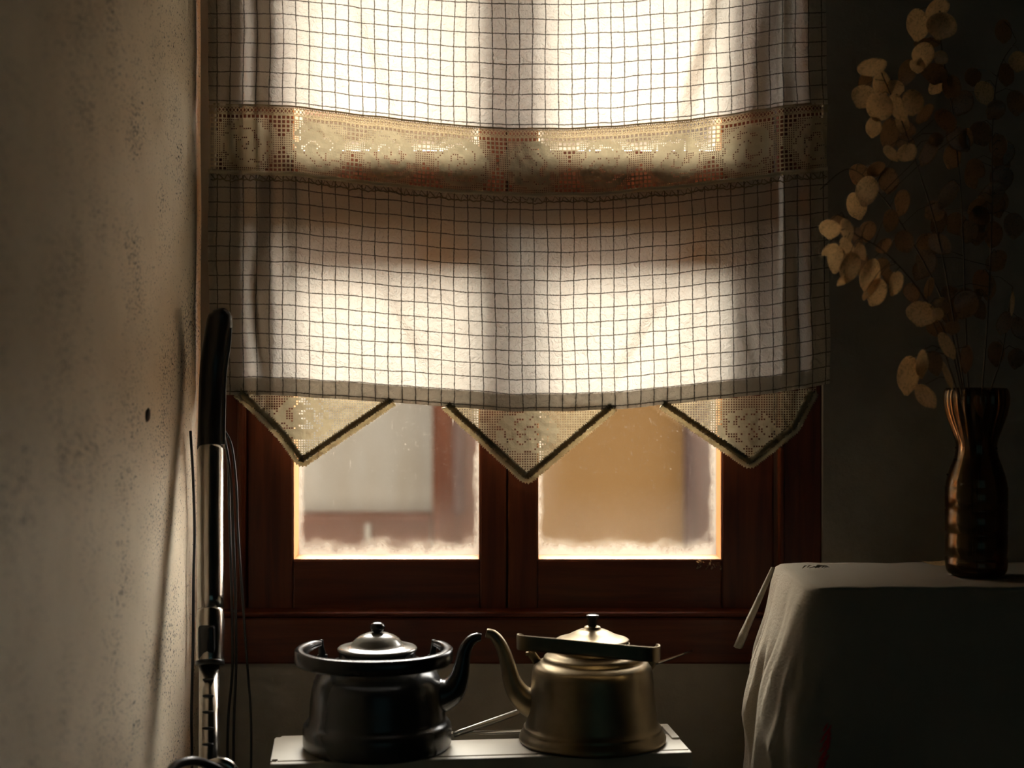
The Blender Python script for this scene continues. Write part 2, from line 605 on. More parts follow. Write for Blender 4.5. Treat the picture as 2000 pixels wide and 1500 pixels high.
def wall_grid_x(name, x, y0, y1, z0, z1, mat, thick=-0.2, amp=0.0025):
    """slightly uneven plaster face at x (normal +x), with thickness"""
    bm = bmesh.new()
    ny, nz = 90, 70
    g = []
    for i in range(ny + 1):
        row = []
        for j in range(nz + 1):
            y = y0 + (y1 - y0) * i / ny
            z = z0 + (z1 - z0) * j / nz
            k = mnoise.noise(Vector((y * 5, z * 5, 3.1))) * amp - amp
            row.append(bm.verts.new((x + k, y, z)))
        g.append(row)
    for i in range(ny):
        for j in range(nz):
            bm.faces.new((g[i][j], g[i + 1][j], g[i + 1][j + 1], g[i][j + 1]))
    box(bm, x + thick, x - 0.012, y0, y1, z0, z1)
    bmesh.ops.recalc_face_normals(bm, faces=bm.faces)
    return obj(name, bm, mat, smooth=False)


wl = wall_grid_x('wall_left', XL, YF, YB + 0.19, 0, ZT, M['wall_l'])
for f in wl.data.polygons:
    f.use_smooth = len(f.vertices) == 4 and abs(f.normal.x) > 0.9
struct(wl)
bm = bmesh.new()
bmesh.ops.create_icosphere(bm, subdivisions=2, radius=1)
for v in bm.verts:
    k = 1 + 0.35 * mnoise.noise(v.co * 2.1)
    v.co = Vector((v.co.x * 0.0025 * k, v.co.y * 0.0095 * k, v.co.z * 0.0095 * k))
gouge = obj('gouge', bm, M['dark_hole'], wl, smooth=True)
gouge.location = (XL - 0.0005, -XL * F / (1000 - 290), ZC - (810 - HY) / F * (-XL * F / (1000 - 290)))

bm = bmesh.new()
TH = 0.22
box(bm, XL - 0.2, OX0, YB, YB + TH, 0, ZT)
box(bm, OX1, XR + 0.2, YB, YB + TH, 0, ZT)
box(bm, OX0, OX1, YB, YB + TH, 0, OZ0)
box(bm, OX0, OX1, YB, YB + TH, OZ1, ZT)
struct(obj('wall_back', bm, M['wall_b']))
struct(boxo('wall_right', (XR, XR + .2, YF, YB + TH, 0, ZT), M['room']))
bm = bmesh.new()   # far wall behind the viewer, with a blind recess added for the fill lamp
box(bm, XL - .2, 0.3, YF - .2, YF, 0, ZT)
box(bm, 1.5, XR + .2, YF - .2, YF, 0, ZT)
box(bm, 0.3, 1.5, YF - .2, YF, 2.05, ZT)
box(bm, 0.3, 1.5, YF - .2, YF - .12, 0, 2.05)
struct(obj('wall_front', bm, M['room']))
struct(boxo('floor', (XL - .2, XR + .2, YF - .2, YB + TH, -0.1, 0), M['floor']))
struct(boxo('ceiling', (XL - .2, XR + .2, YF - .2, YB + TH, ZT, ZT + .15), M['room']))

# ------------------------------------------------------------------ window
win = bpy.data.objects.new('window_1', None)
win.location = (0, YB, OZ0)
COL.objects.link(win)
struct(win, 'dark red-brown wooden casement window with four dusty panes')
WI = Matrix.Translation(-Vector(win.location))


def wpart(name, ext, mat, bev=0.003, parent=win, seg=2):
    x0, x1, y0, y1, z0, z1 = ext
    o = Vector(win.location)
    return boxo(name, (x0 - o.x, x1 - o.x, y0 - o.y, y1 - o.y, z0 - o.z, z1 - o.z), mat, parent, bev, seg)


SF = 2.475           # front face of the sashes
SB = 2.552
sx = lambda px, d=SF: (px - CX) / F * d
sz = lambda py, d=SF: ZC - (py - HY) / F * d
XJ0, XJ1 = sx(482), sx(1512)
ZB0, ZB1 = sz(1197), sz(1094)          # bottom rail
TR0, TR1 = sz(455), sz(296)            # middle rail
ZU0, ZU1 = 1.93, 1.985                 # top rail
wpart('jamb', (OX0, XJ0 - .001, 2.462, 2.56, OZ0, OZ1), M['wood_v'])
wpart('jamb', (XJ1 + .004, OX1, 2.462, 2.56, OZ0, OZ1), M['wood_v'])
# thin beading along the inner edge of each jamb
wpart('jamb_bead', (XJ0 - .012, XJ0 - .003, 2.455, 2.463, ZB0, OZ1), M['wood_v'], 0.003)
wpart('jamb_bead', (XJ1 + .005, XJ1 + .014, 2.455, 2.463, ZB0, OZ1), M['wood_v'], 0.003)
wpart('head', (XJ0, XJ1 + .004, 2.462, 2.56, ZU1 + .002, OZ1), M['wood_h'])
wpart('sill_apron', (OX0 - .0, OX1, 2.440, 2.60, OZ0, sz(1206, 2.44)), M['wood_h'], 0.004)
wpart('sill_lip', (OX0, OX1, 2.434, 2.56, sz(1206, 2.434) , sz(1196, 2.434)), M['wood_h'], 0.004, seg=3)
panes_px = [(482, 572, 937, 989.2), (991.8, 1050, 1410, 1512)]
for (a, b, c, d) in panes_px:
    wpart('stile', (sx(a), sx(b), SF, SB, ZB0, ZU1), M['wood_v'])
    wpart('stile', (sx(c), sx(d), SF, SB, ZB0, ZU1), M['wood_v'])
    wpart('bottom_rail', (sx(b), sx(c), SF, SB, ZB0, ZB1), M['wood_h'])
    wpart('middle_rail', (sx(b), sx(c), SF - .020, SB, TR0, TR1), M['wood_h'], 0.005)
    wpart('top_rail', (sx(b), sx(c), SF, SB, ZU0, ZU1), M['wood_h'])
    for (z0, z1) in ((ZB1, TR0), (TR1, ZU0)):
        x0, x1 = sx(b), sx(c)
        bw = 0.0016
        for e in ((x0, x0 + bw, SF + .002, 2.534, z0, z1), (x1 - bw, x1, SF + .002, 2.534, z0, z1),
                  (x0 + bw, x1 - bw, SF + .002, 2.534, z0, z0 + bw), (x0 + bw, x1 - bw, SF + .002, 2.534, z1 - bw, z1)):
            wpart('glazing_bead', e, M['bead'], 0.0005)  # thin lining of the reveal, its orange glow painted
        bm = bmesh.new()
        nx, nz = 24, 24
        o = Vector(win.location)
        el = bm.verts.layers.float.new('edge')
        g = []
        for i in range(nx + 1):
            row = []
            for j in range(nz + 1):
                X = x0 + (x1 - x0) * i / nx
                Z = z0 + (z1 - z0) * j / nz
                v = bm.verts.new((X - o.x, 2.537 - o.y, Z - o.z))
                v[el] = min((X - x0) * 1.5, (x1 - X) * 1.3, (Z - z0) * 0.62, (z1 - Z) * 1.5)
                row.append(v)
            g.append(row)
        for i in range(nx):
            for j in range(nz):
                bm.faces.new((g[i][j], g[i + 1][j], g[i + 1][j + 1], g[i][j + 1]))
        obj('pane', bm, M['glass'], win)
wpart('meeting_strip', (sx(984), sx(997), SB - .004, SB + .012, ZB0, ZU1), M['wood_v'])
# latch on the meeting stiles
bm = bmesh.new()
zl = sz(-40)
o = Vector(win.location)
box(bm, -.016, .016, 2.469 - o.y, 2.476 - o.y, zl - .05 - o.z, zl + .05 - o.z, 0.002)
tube(bm, [(-.002, 2.472 - o.y, zl - o.z, .007), (-.002, 2.445 - o.y, zl - o.z, .007)], 10)
tube(bm, [(-.002, 2.447 - o.y, zl + .01 - o.z, .006), (-.002, 2.442 - o.y, zl - .05 - o.z, .008), (-.002, 2.444 - o.y, zl - .095 - o.z, .006)], 10)
obj('latch', bm, M['steel'], win, smooth=True)
# crumbs of dead leaf caught on the bottom rail, right corner
bm = bmesh.new()
for k in range(26):
    c = P(1360 + rnd.random() * 50, 1096 + rnd.random() * 12, 2.4725) - o
    a = Vector((rnd.uniform(-1, 1), rnd.uniform(-.3, .3), rnd.uniform(-1, 1))) * .004
    b = Vector((rnd.uniform(-1, 1), rnd.uniform(-.3, .3), rnd.uniform(-1, 1))) * .003
    vv = [bm.verts.new(c), bm.verts.new(c + a), bm.verts.new(c + a + b), bm.verts.new(c + b)]
    bm.faces.new(vv)
cr = obj('leaf_crumbs', bm, M['pod2'], win)
cr['kind'] = 'stuff'

# ------------------------------------------------------------------ outside
struct(boxo('roof_eave', (-2.2, 2.6, YB + TH - .02, YB + TH + .42, 2.36, 2.44), M['room']))  # unseen slab added to cut high sky light on the curtain
struct(boxo('ground', (-9, 9, 2.75, 14, -0.35, -0.25), M['ground']))
YH = 4.3
hx = lambda px: (px - CX) / F * YH
hz = lambda py: ZC - (py - HY) / F * YH
house = thing('neighbour_house', 'tan stuccoed house with red-brown timber window seen through the glass', 'house', (0, YH, -0.25))
ho = Vector(house.location)


def hpart(name, ext, mat, bev=0.0):
    x0, x1, y0, y1, z0, z1 = ext
    return boxo(name, (x0 - ho.x, x1 - ho.x, y0 - ho.y, y1 - ho.y, z0 - ho.z, z1 - ho.z), mat, house, bev)


HT = 1.93
fx0, fx1 = hx(330), hx(960)      # outer edges of its window trim
wx0, wx1 = hx(440), hx(846)
wz0 = hz(1000)
bm = bmesh.new()
for e in ((-2.6, fx0, YH, YH + .3, -0.25, HT), (fx1, hx(1335), YH, YH + .3, -0.25, HT), (fx0, fx1, YH, YH + .3, -0.25, hz(1132)),
          (fx0, fx1, YH, YH + .3, 1.80, HT), (hx(1470), 0.95, YH, YH + .3, -0.25, HT)):
    box(bm, e[0], e[1], e[2] - ho.y, e[3] - ho.y, e[4] - ho.z, e[5] - ho.z)
obj('wall', bm, M['stucco'], house)
hpart('trim_stile', (wx1, fx1, YH - .05, YH + .1, hz(1132), 1.80), M['out_wood'], 0.012)
hpart('trim_stile', (wx1 + .06, wx1 + .085, YH - .065, YH - .05, wz0, 1.80), M['out_dark'], 0.004)
hpart('trim_stile', (fx0, wx0, YH - .05, YH + .1, hz(1132), 1.80), M['out_wood'], 0.012)
hpart('trim_rail', (wx0, wx1, YH - .05, YH + .1, hz(1132), wz0), M['out_wood_h'], 0.012)
hpart('trim_rail', (wx0, wx1, YH - .05, YH + .1, 1.70, 1.80), M['out_wood_h'], 0.012)
hpart('shutter', (wx0, wx1, YH + .02, YH + .05, wz0, 1.70), M['pale'])
hpart('latch', (hx(717), hx(727), YH - .062, YH - .05, hz(1052), hz(1018)), M['pale'], 0.003)
hpart('post', (hx(1335), hx(1400), YH - .04, YH + .12, -0.25, HT), M['out_dark'], 0.012)
hpart('post', (hx(1402), hx(1470), YH - .02, YH + .12, -0.25, HT), M['out_dark'], 0.012)
hpart('roof', (-2.7, 1.05, YH - .30, YH + 1.5, HT, HT + .06), M['roof'], 0.01)  # overhang added to shade the facade below

# ------------------------------------------------------------------ curtain
D0 = 2.42


def interp(tab, x):
    if x <= tab[0][0]:
        return tab[0][1]
    for (a, b), (c, d) in zip(tab[:-1], tab[1:]):
        if x <= c:
            t = (x - a) / (c - a)
            t = t * t * (3 - 2 * t) * 0.35 + t * 0.65
            return b + (d - b) * t
    return tab[-1][1]


SAG_T = [(405, 0), (560, 3), (640, 13), (720, 24), (800, 33), (900, 43), (1000, 48), (1100, 48), (1200, 44), (1300, 35), (1400, 24), (1480, 12), (1530, 3), (1618, -2)]
SAG_B = [(405, 0), (560, 1), (640, 8), (775, 16), (900, 26), (1000, 32), (1100, 33), (1200, 28), (1290, 20), (1400, 8), (1480, -1), (1560, -12), (1622, -24)]


def seg_ridge(a, b, x0, y0, x1, y1, w, amp):
    dx, dy = x1 - x0, y1 - y0
    ln2 = dx * dx + dy * dy
    t = ((a - x0) * dx + (b - y0) * dy) / ln2
    tc = min(max(t, 0), 1)
    cx, cy = x0 + dx * tc, y0 + dy * tc
    dd = math.hypot(a - cx, b - cy)
    return amp * math.exp(-(dd / w) ** 2) * math.sin(PI * min(max(0.12 + 0.8 * tc, 0), 1))


RIDGES = [(480, -200, 500, 420, 17, -.012), (530, -200, 560, 360, 20, .010), (600, -100, 585, 330, 16, -.006), (665, -40, 770, 260, 22, -.013),
          (1450, -150, 1325, 330, 21, -.016), (1500, -150, 1440, 400, 20, .010), (1395, -60, 1290, 260, 18, .009), (1545, -200, 1490, 500, 26, -.006),
          (1300, 560, 1180, 760, 20, -.012), (1360, 500, 1290, 740, 24, .005), (740, 540, 830, 740, 18, -.011), (690, 560, 720, 740, 22, .004),
          (470, 420, 520, 760, 15, -.010), (520, 470, 560, 760, 17, .008), (1440, 560, 1480, 760, 12, -.006), (620, 350, 760, 440, 24, -.006), (1310, 380, 1190, 430, 22, -.005)]


def curtain(a, b, off=0.0):
    """curtain surface: a,b are cloth coordinates in pixels of its flat size"""
    k = min(max(b / 770.0, 0), 1)
    sag = interp(SAG_T, a) * (1 - k) + interp(SAG_B, a) * k if b > 0 else interp(SAG_T, a) * max(0.35, 1 + b / 500.0)
    if 200 < b < 380:
        pass
    kk = min(max((b - 215) / 555.0, 0), 1)
    sag = interp(SAG_T, a) * (1 - kk) + interp(SAG_B, a) * kk
    if b < 215:
        sag *= 1 - 0.35 * min((215 - b) / 500.0, 1)
    x = a + (3 if a < 900 else 8 * k) + 3 * mnoise.noise(Vector((a / 90.0, b / 120.0, 0.3)))
    y = b + sag + 2.0 * mnoise.noise(Vector((a / 60.0, b / 80.0, 5.3)))
    d = D0
    d += .010 * math.sin((a - 405) / 58.0 * 2 * PI + .6) * math.exp(-((a - 480) / 75.0) ** 2)
    d += .006 * math.sin((a - 1500) / 66.0 * 2 * PI) * math.exp(-((a - 1555) / 65.0) ** 2)
    d += .006 * mnoise.noise(Vector((a / 210.0, b / 260.0, 9.1)))
    d += .0018 * mnoise.noise(Vector((a / 45.0, b / 60.0, 2.2)))
    for rg in RIDGES:
        d += seg_ridge(a, b, *rg)
    return P(x, y, d + off)


A0, A1 = 404.0, 1614.0
CW, CH = 25.75, 28.4
cur = thing('curtain', 'cream checked cotton cafe curtain with lace insert and pointed lace edge', 'curtain', P(1009, 770, D0))
co = Vector(cur.location)


def cgrid(name, a0, a1, b0, b1, na, nb, off=0.0, mat=None, uvshift=(0.35, 0.1)):
    bm = bmesh.new()
    uvl = bm.loops.layers.uv.new('UVMap')
    g = []
    for i in range(na + 1):
        row = []
        for j in range(nb + 1):
            a = a0 + (a1 - a0) * i / na
            b = b0 + (b1 - b0) * j / nb
            row.append((bm.verts.new(curtain(a, b, off) - co), ((a - A0) / CW + uvshift[0], b / CH + uvshift[1])))
        g.append(row)
    for i in range(na):
        for j in range(nb):
            q = (g[i][j], g[i][j + 1], g[i + 1][j + 1], g[i + 1][j])
            f = bm.faces.new([v for v, _ in q])
            for lp, (_, uvc) in zip(f.loops, q):
                lp[uvl].uv = uvc
    return obj(name, bm, mat or M['cloth'], cur, smooth=True)


BT = -300.0
cgrid('upper_panel', A0, A1, BT, 206, 200, 90)
cgrid('lower_panel', A0, A1, 331, 770, 200, 80)
cgrid('bottom_hem', A0 + 2, A1 - 1, 737, 771, 200, 8, -0.0022)
for (a0, a1) in ((A0, A0 + 34), (A1 - 34, A1)):
    cgrid('side_hem', a0, a1, BT, 206, 8, 90, -0.0022)
    cgrid('side_hem', a0, a1, 331, 740, 8, 70, -0.0022)


def lace_mesh(bm, mapf, u0, u1, v0, v1, nu, nv, typef):
    du, dv = (u1 - u0) / nu, (v1 - v0) / nv
    cache = {}

    def V(u, v):
        k = (round(u, 3), round(v, 3))
        if k not in cache:
            cache[k] = bm.verts.new(mapf(u, v))
        return cache[k]
    for i in range(nu):
        for j in range(nv):
            t = typef(i, j, u0 + (i + .5) * du, v0 + (j + .5) * dv)
            if t is None:
                continue
            ua, ub = u0 + i * du, u0 + (i + 1) * du
            va, vb = v0 + j * dv, v0 + (j + 1) * dv
            c = (V(ua, va), V(ub, va), V(ub, vb), V(ua, vb))
            if t <= 0:
                bm.faces.new(c)
                continue
            m = (1 - t) / 2
            ui, uj = ua + du * m, ub - du * m
            vi, vj = va + dv * m, vb - dv * m
            q = (bm.verts.new(mapf(ui, vi)), bm.verts.new(mapf(uj, vi)), bm.verts.new(mapf(uj, vj)), bm.verts.new(mapf(ui, vj)))
            for k in range(4):
                bm.faces.new((c[k], c[(k + 1) % 4], q[(k + 1) % 4], q[k]))


def band_type(i, j, a, b):
    row = (b - 222.0) / 7.8
    t = ((a - 548 + 70) % 140.0) - 70
    top = abs(t) < 31 - 5.0 * row
    bot = abs(t) < 31 - 5.2 * (13.4 - row)
    if row < 1.0 or top or bot:
        return 0.62
    # rose between the open triangles
    rx = (70 - abs(t)) / 52.0 * (1 if t > 0 else -1)
    ry = (row - 7.2) / 6.2
    r = math.hypot(rx, ry)
    if r < 1:
        th = math.atan2(ry, rx) / (2 * PI)
        s = (r * 2.3 - th * 2 + 0.55 * mnoise.noise(Vector((a / 13.0, b / 13.0, 4.4)))) % 1.0
        if s < 0.24:
            return 0.58
        return 0.0
    return 0.5


bm = bmesh.new()
# open blocks are twice as coarse as the ground: build open cells on a coarse grid
fine_n, fine_m = 290, 26


def fine_type(i, j, a, b):
    t = band_type(i, j, a, b)
    return None if t == 0.62 else t


def coarse_type(i, j, a, b):
    return None


def open_mask(i, j):
    a = A0 + 2 + (A1 - A0 - 4) * (i + .5) / 145
    b = 221 + 112 * (j + .5) / 13
    return band_type(i, j, a, b) == 0.62


lmap = lambda u, v: curtain(u, v, -0.0005 + .0020 * mnoise.noise(Vector((u / 14.0, v / 14.0, 27))) - .0012 * math.sin((u - 548) / 140.0 * 2 * PI) * math.sin((v - 222) / 22.0)) - co
lace_mesh(bm, lmap, A0 + 2, A1 - 2, 221, 333, fine_n, fine_m, lambda i, j, a, b: None if open_mask(i // 2, j // 2) else min(band_type(i, j, a, b), .58))
lace_mesh(bm, lmap, A0 + 2, A1 - 2, 221, 333, 145, 13, lambda i, j, a, b: 0.68 if open_mask(i, j) else None)
obj('lace_band', bm, M['lace'], cur)


def strip(bm, mapf, u0, v0, u1, v1, wpx, n=1):
    du, dv = u1 - u0, v1 - v0
    ln = math.hypot(du, dv)
    nx, ny = -dv / ln * wpx / 2, du / ln * wpx / 2
    prev = None
    for k in range(n + 1):
        t = k / n
        u, v = u0 + du * t, v0 + dv * t
        q = (bm.verts.new(mapf(u + nx, v + ny)), bm.verts.new(mapf(u - nx, v - ny)))
        if prev:
            bm.faces.new((prev[0], prev[1], q[1], q[0]))
        prev = q


tmap = lambda u, v: curtain(u, v, -0.002) - co
bm = bmesh.new()
for vv, wd in ((203.5, 3.4), (207.5, 1.6), (218.5, 1.6), (221, 2.6)):
    strip(bm, tmap, A0, vv, A1, vv, wd, 160)
k = A0
while k < A1 - 7:
    strip(bm, tmap, k, 208, k + 7.2, 218.5, 1.9)
    strip(bm, tmap, k + 7.2, 208, k, 218.5, 1.9)
    for q in (1.8, 5.4):
        strip(bm, tmap, k + q, 203.5, k + q, 208, 1.5)
    k += 7.2
obj('crochet_trim', bm, M['braid'], cur)


def rope(bm, pts, r, pitch_n=2, n=8):
    """cord with wound bumps; pts list of Vectors densely sampled"""
    out = []
    for i, p in enumerate(pts):
        out.append((p.x, p.y, p.z, r * (1 + 0.22 * math.cos(2 * PI * i / pitch_n))))
    tube(bm, out, n)


bm = bmesh.new()
pts = []
n_r = 420
for i in range(n_r + 1):
    a = A0 + (A1 - A0) * i / n_r
    wv = 2.0 * mnoise.noise(Vector((a / 40.0, 1.7, 4)))
    pts.append(curtain(a, 336 + wv, -0.0055) - co)
rope(bm, pts, 0.0036, 2, 8)
obj('lace_cord', bm, M['cord'], cur, smooth=True)
bm = bmesh.new()
pts = []
a = A0 + 4
i = 0
while a < A1 - 4:
    lo = 349 + 4 * mnoise.noise(Vector((a / 50.0, 8.7, 4)))
    pts.append(curtain(a, 340 if i % 2 == 0 else lo, -0.004) - co)
    if i % 2 == 1:
        pts.append(curtain(a + 4, lo + 1.5, -0.004) - co)
    a += 7 + 2 * rnd.random()
    i += 1
tube(bm, [(p.x, p.y, p.z, .0009) for p in pts], 5)
pts2 = []
for i in range(200):
    a = A0 + 4 + (A1 - A0 - 8) * i / 199
    pts2.append(curtain(a, 350 + 5 * mnoise.noise(Vector((a / 22.0, 3.3, 1))) + (2.0 if i % 2 else 0), -0.0045) - co)
tube(bm, [(p.x, p.y, p.z, .0011) for p in pts2], 5)
obj('picot_edging', bm, M['braid'], cur, smooth=True)

# the three lace points of the lower edge, each with its braided border
TRI = [([(462, 766), (772, 781), (589, 905)], [(500, 800), (548, 848)], []),
       ([(868, 791), (1203, 792), (1029, 938)], [], []),
       ([(1290, 789), (1592, 762), (1464, 908)], [], [(1552, 838)])]


def hem_depth(px):
    return (curtain(min(max(px, A0), A1), 768)).y


def tri_map(px, py):
    d = hem_depth(px) + 0.0012 + 0.012 * math.sin((py - 770) / 150.0 * 1.6) * 0.5 + .003 * mnoise.noise(Vector((px / 40.0, py / 40.0, 7))) + .0022 * mnoise.noise(Vector((px / 13.0, py / 13.0, 17)))
    return P(px, py, d) - co


def left_edge(tri, mid):
    (l, r, ap) = tri
    return [l] + mid + [ap]


for ti, (tri, midl, midr) in enumerate(TRI):
    l, r, ap = tri
    le = left_edge(tri, midl)
    re = [r] + midr + [ap]

    def xa(poly, y):
        for (x0, y0), (x1, y1) in zip(poly[:-1], poly[1:]):
            if y0 <= y <= y1:
                return x0 + (x1 - x0) * (y - y0) / (y1 - y0)
        return poly[0][0] if y < poly[0][1] else poly[-1][0]

    ytop = lambda x: l[1] + (r[1] - l[1]) * (x - l[0]) / (r[0] - l[0]) + 6 * math.sin(PI * (x - l[0]) / (r[0] - l[0])) - 3

    def tt(i, j, x, y):
        if y < ytop(x) - 3 or x < xa(le, y) or x > xa(re, y):
            return None
        dx = (x - ap[0]) / 62.0
        dy = (y - (l[1] + 52)) / 42.0
        r_ = math.hypot(dx, dy)
        if abs(x - (l[0] + 78)) + abs(y - l[1] - 18) < 20 + 6 * ti % 5:
            return 0.68
        if r_ < 1:
            s = (r_ * 2.0 - math.atan2(dy, dx) / (2 * PI) * 3 + 0.7 * mnoise.noise(Vector((x / 15.0, y / 15.0, 1.4)))) % 1.0
            return 0.66 if s < 0.28 else 0.0
        return 0.54
    bm = bmesh.new()
    u0, u1 = l[0] - 2, r[0] + 2
    v0, v1 = min(l[1], r[1]) - 8, ap[1]
    lace_mesh(bm, tri_map, u0, u1, v0, v1, int((u1 - u0) / 4.9), int((v1 - v0) / 4.7), tt)
    pt = obj('lace_point', bm, M['lace'], cur)
    # border: dark inner braid and pale outer stitched edge
    for off, rad, mt, nm in ((5.5, .0050, 'braid', 'braid_border'), (-4.5, .0040, 'cord', 'stitched_edge')):
        bm = bmesh.new()
        path = []
        cxm = (l[0] + r[0]) / 2
        poly = le + re[::-1][1:]
        for (x0, y0), (x1, y1) in zip(poly[:-1], poly[1:]):
            ln = math.hypot(x1 - x0, y1 - y0)
            nx, ny = (y1 - y0) / ln, -(x1 - x0) / ln      # to the inside of the point
            m = max(2, int(ln / 2.1))
            for q in range(m):
                t = q / m
                x, y = x0 + (x1 - x0) * t, y0 + (y1 - y0) * t
                path.append((x + nx * off, y + ny * off, 0))
        sm = []
        for q in range(len(path)):
            w0 = path[max(0, q - 3):q + 4]
            sm.append((sum(p[0] for p in w0) / len(w0), sum(p[1] for p in w0) / len(w0)))
        pv = []
        for q, (x, y) in enumerate(sm):
            p = tri_map(x + .6 * rnd.uniform(-1, 1), y + .6 * rnd.uniform(-1, 1))
            pv.append((p.x, p.y - .0025, p.z, rad * (1 + 0.3 * math.cos(PI * q))))
        tube(bm, pv, 7, flat=(1.0, 1.0))
        obj(nm, bm, M[mt], pt, smooth=True)

# curtain rod above the frame
zr = curtain(1000, BT).z
bm = bmesh.new()
tube(bm, [(-0.485, D0, zr + .012, .007), (0.53, D0, zr + .012, .007)], 14)
for x in (-0.46, 0.515):
    tube(bm, [(x, D0, zr + .012, .005), (x, YB + .001, zr + .012, .005)], 8)
rod = obj('curtain_rod', bm, M['steel'], None, smooth=True)
tag(rod, 'thin metal curtain rod above the window holding the checked curtain', 'curtain rod')

# ------------------------------------------------------------------ heater
HL = Vector((-0.331, 2.100, 0.0))
HYAW = math.atan2(0.065, 0.585)
HW, HD, HZ = 0.5887, 0.157, 0.6956
heater = thing('heater', 'yellowed white electric heater under the window carrying both kettles', 'heater', HL, HYAW)
boxo('body', (0, HW, 0, HD, 0.06, HZ - 0.022), M['heater'], heater, 0.008, 3)
# top plate with a long air slot near the back edge
bm = bmesh.new()
xs = [0, 0.235, HW - 0.014, HW]
ys = [0.014, 0.104, 0.139, HD]
zt, zb = HZ, HZ - 0.02
lay = {}


def gv(i, j, z):
    k = (i, j, z)
    if k not in lay:
        lay[k] = bm.verts.new((xs[i], ys[j], z))
    return lay[k]


for i in range(3):
    for j in range(3):
        if (i, j) == (1, 1):
            continue
        bm.faces.new((gv(i, j, zt), gv(i + 1, j, zt), gv(i + 1, j + 1, zt), gv(i, j + 1, zt)))
        bm.faces.new((gv(i, j + 1, zb), gv(i + 1, j + 1, zb), gv(i + 1, j, zb), gv(i, j, zb)))
for (a, b) in (((1, 1), (2, 1)), ((2, 1), (2, 2)), ((2, 2), (1, 2)), ((1, 2), (1, 1))):
    bm.faces.new((gv(*a, zt), gv(*b, zt), gv(*b, zb), gv(*a, zb)))
ring = [(0, 0), (1, 0), (2, 0), (3, 0), (3, 1), (3, 2), (3, 3), (2, 3), (1, 3), (0, 3), (0, 2), (0, 1)]
for a, b in zip(ring, ring[1:] + ring[:1]):
    bm.faces.new((gv(*a, zb), gv(*b, zb), gv(*b, zt), gv(*a, zt)))
bmesh.ops.recalc_face_normals(bm, faces=bm.faces)
cor = [e for e in bm.edges if all(v in (gv(0, 0, zt), gv(0, 0, zb), gv(0, 3, zt), gv(0, 3, zb), gv(3, 3, zt), gv(3, 3, zb)) for v in e.verts) and abs(e.verts[0].co.z - e.verts[1].co.z) > .01]
bmesh.ops.bevel(bm, geom=cor, offset=0.008, segments=4, affect='EDGES')
top_e = [e for e in bm.edges if all(abs(v.co.z - zt) < 1e-6 for v in e.verts) and len(e.link_faces) == 2 and any(abs(f.normal.z) < .5 for f in e.link_faces)]
bmesh.ops.bevel(bm, geom=top_e, offset=0.0018, segments=2, affect='EDGES')
obj('top_plate', bm, M['heater'], heater)
boxo('front_trim', (0, HW, 0.0, 0.0128, HZ - 0.022, HZ - .0004), M['heater'], heater, 0.002)
boxo('slot_liner', (0.236, HW - .015, .105, .138, HZ - 0.0225, HZ - 0.018), M['slot'], heater)
# raised bracket around the right end of the slot
bm = bmesh.new()
box(bm, HW - 0.075, HW - 0.002, 0.140, 0.155, HZ - .002, HZ + 0.003, 0.001)
box(bm, HW - 0.0135, HW - 0.002, 0.072, 0.1405, HZ - .002, HZ + 0.003, 0.001)
obj('bracket', bm, M['heater'], heater)
for x in (0.05, HW - 0.11):
    boxo('foot', (x, x + .06, -0.03, HD + .03, 0.0, 0.06), M['heater'], heater, 0.006)


# ------------------------------------------------------------------ kettles
def kprof(cy, s, pts):
    return [(r / s, (cy - y) / s) for r, y in pts]


# left, dark enamel
KD = 2.195
ks = F / KD
K1 = thing('kettle', 'dark enamel kettle with grey lid and thick lowered handle, spout pointing right', 'kettle', (P(737, 0, KD).x, KD, HZ))
base1 = 700 + (ZC - HZ) * ks
kp = lambda pts: kprof(base1, ks, pts)
bm = bmesh.new()
lathe(bm, kp([(0, base1), (137, base1), (142, base1 - 3), (144.5, 1448), (145, 1422), (143.5, 1413), (139, 1407), (134, 1404), (132.5, 1396), (131, 1370), (128, 1345), (124, 1328), (116, 1313), (103, 1300), (90, 1292), (80, 1288), (75.5, 1285), (74, 1277), (75, 1270), (71, 1269), (70, 1275)]), 72)
obj('body', bm, M['enamel'], K1, True)
bm = bmesh.new()
lathe(bm, kp([(70, 1272), (77.5, 1269), (78, 1266), (75.5, 1263.5), (66, 1262), (54, 1259.5), (49, 1255), (43, 1248), (34, 1241.5), (22, 1237), (10, 1235), (0, 1235)]), 72)
lid1 = obj('lid', bm, M['enamel_lid'], K1, True)
bm = bmesh.new()
lathe(bm, kp([(7, 1237), (7, 1234), (11, 1232.5), (14.2, 1228), (14.6, 1223), (12.5, 1218.5), (7, 1215.8), (0, 1215)]), 32)
obj('knob', bm, M['bakelite'], lid1, True)
ko = Vector(K1.location)


def kpt(px, py, dd=0.0, D=KD, o=None):
    return P(px, py, D + dd) - (o or ko)


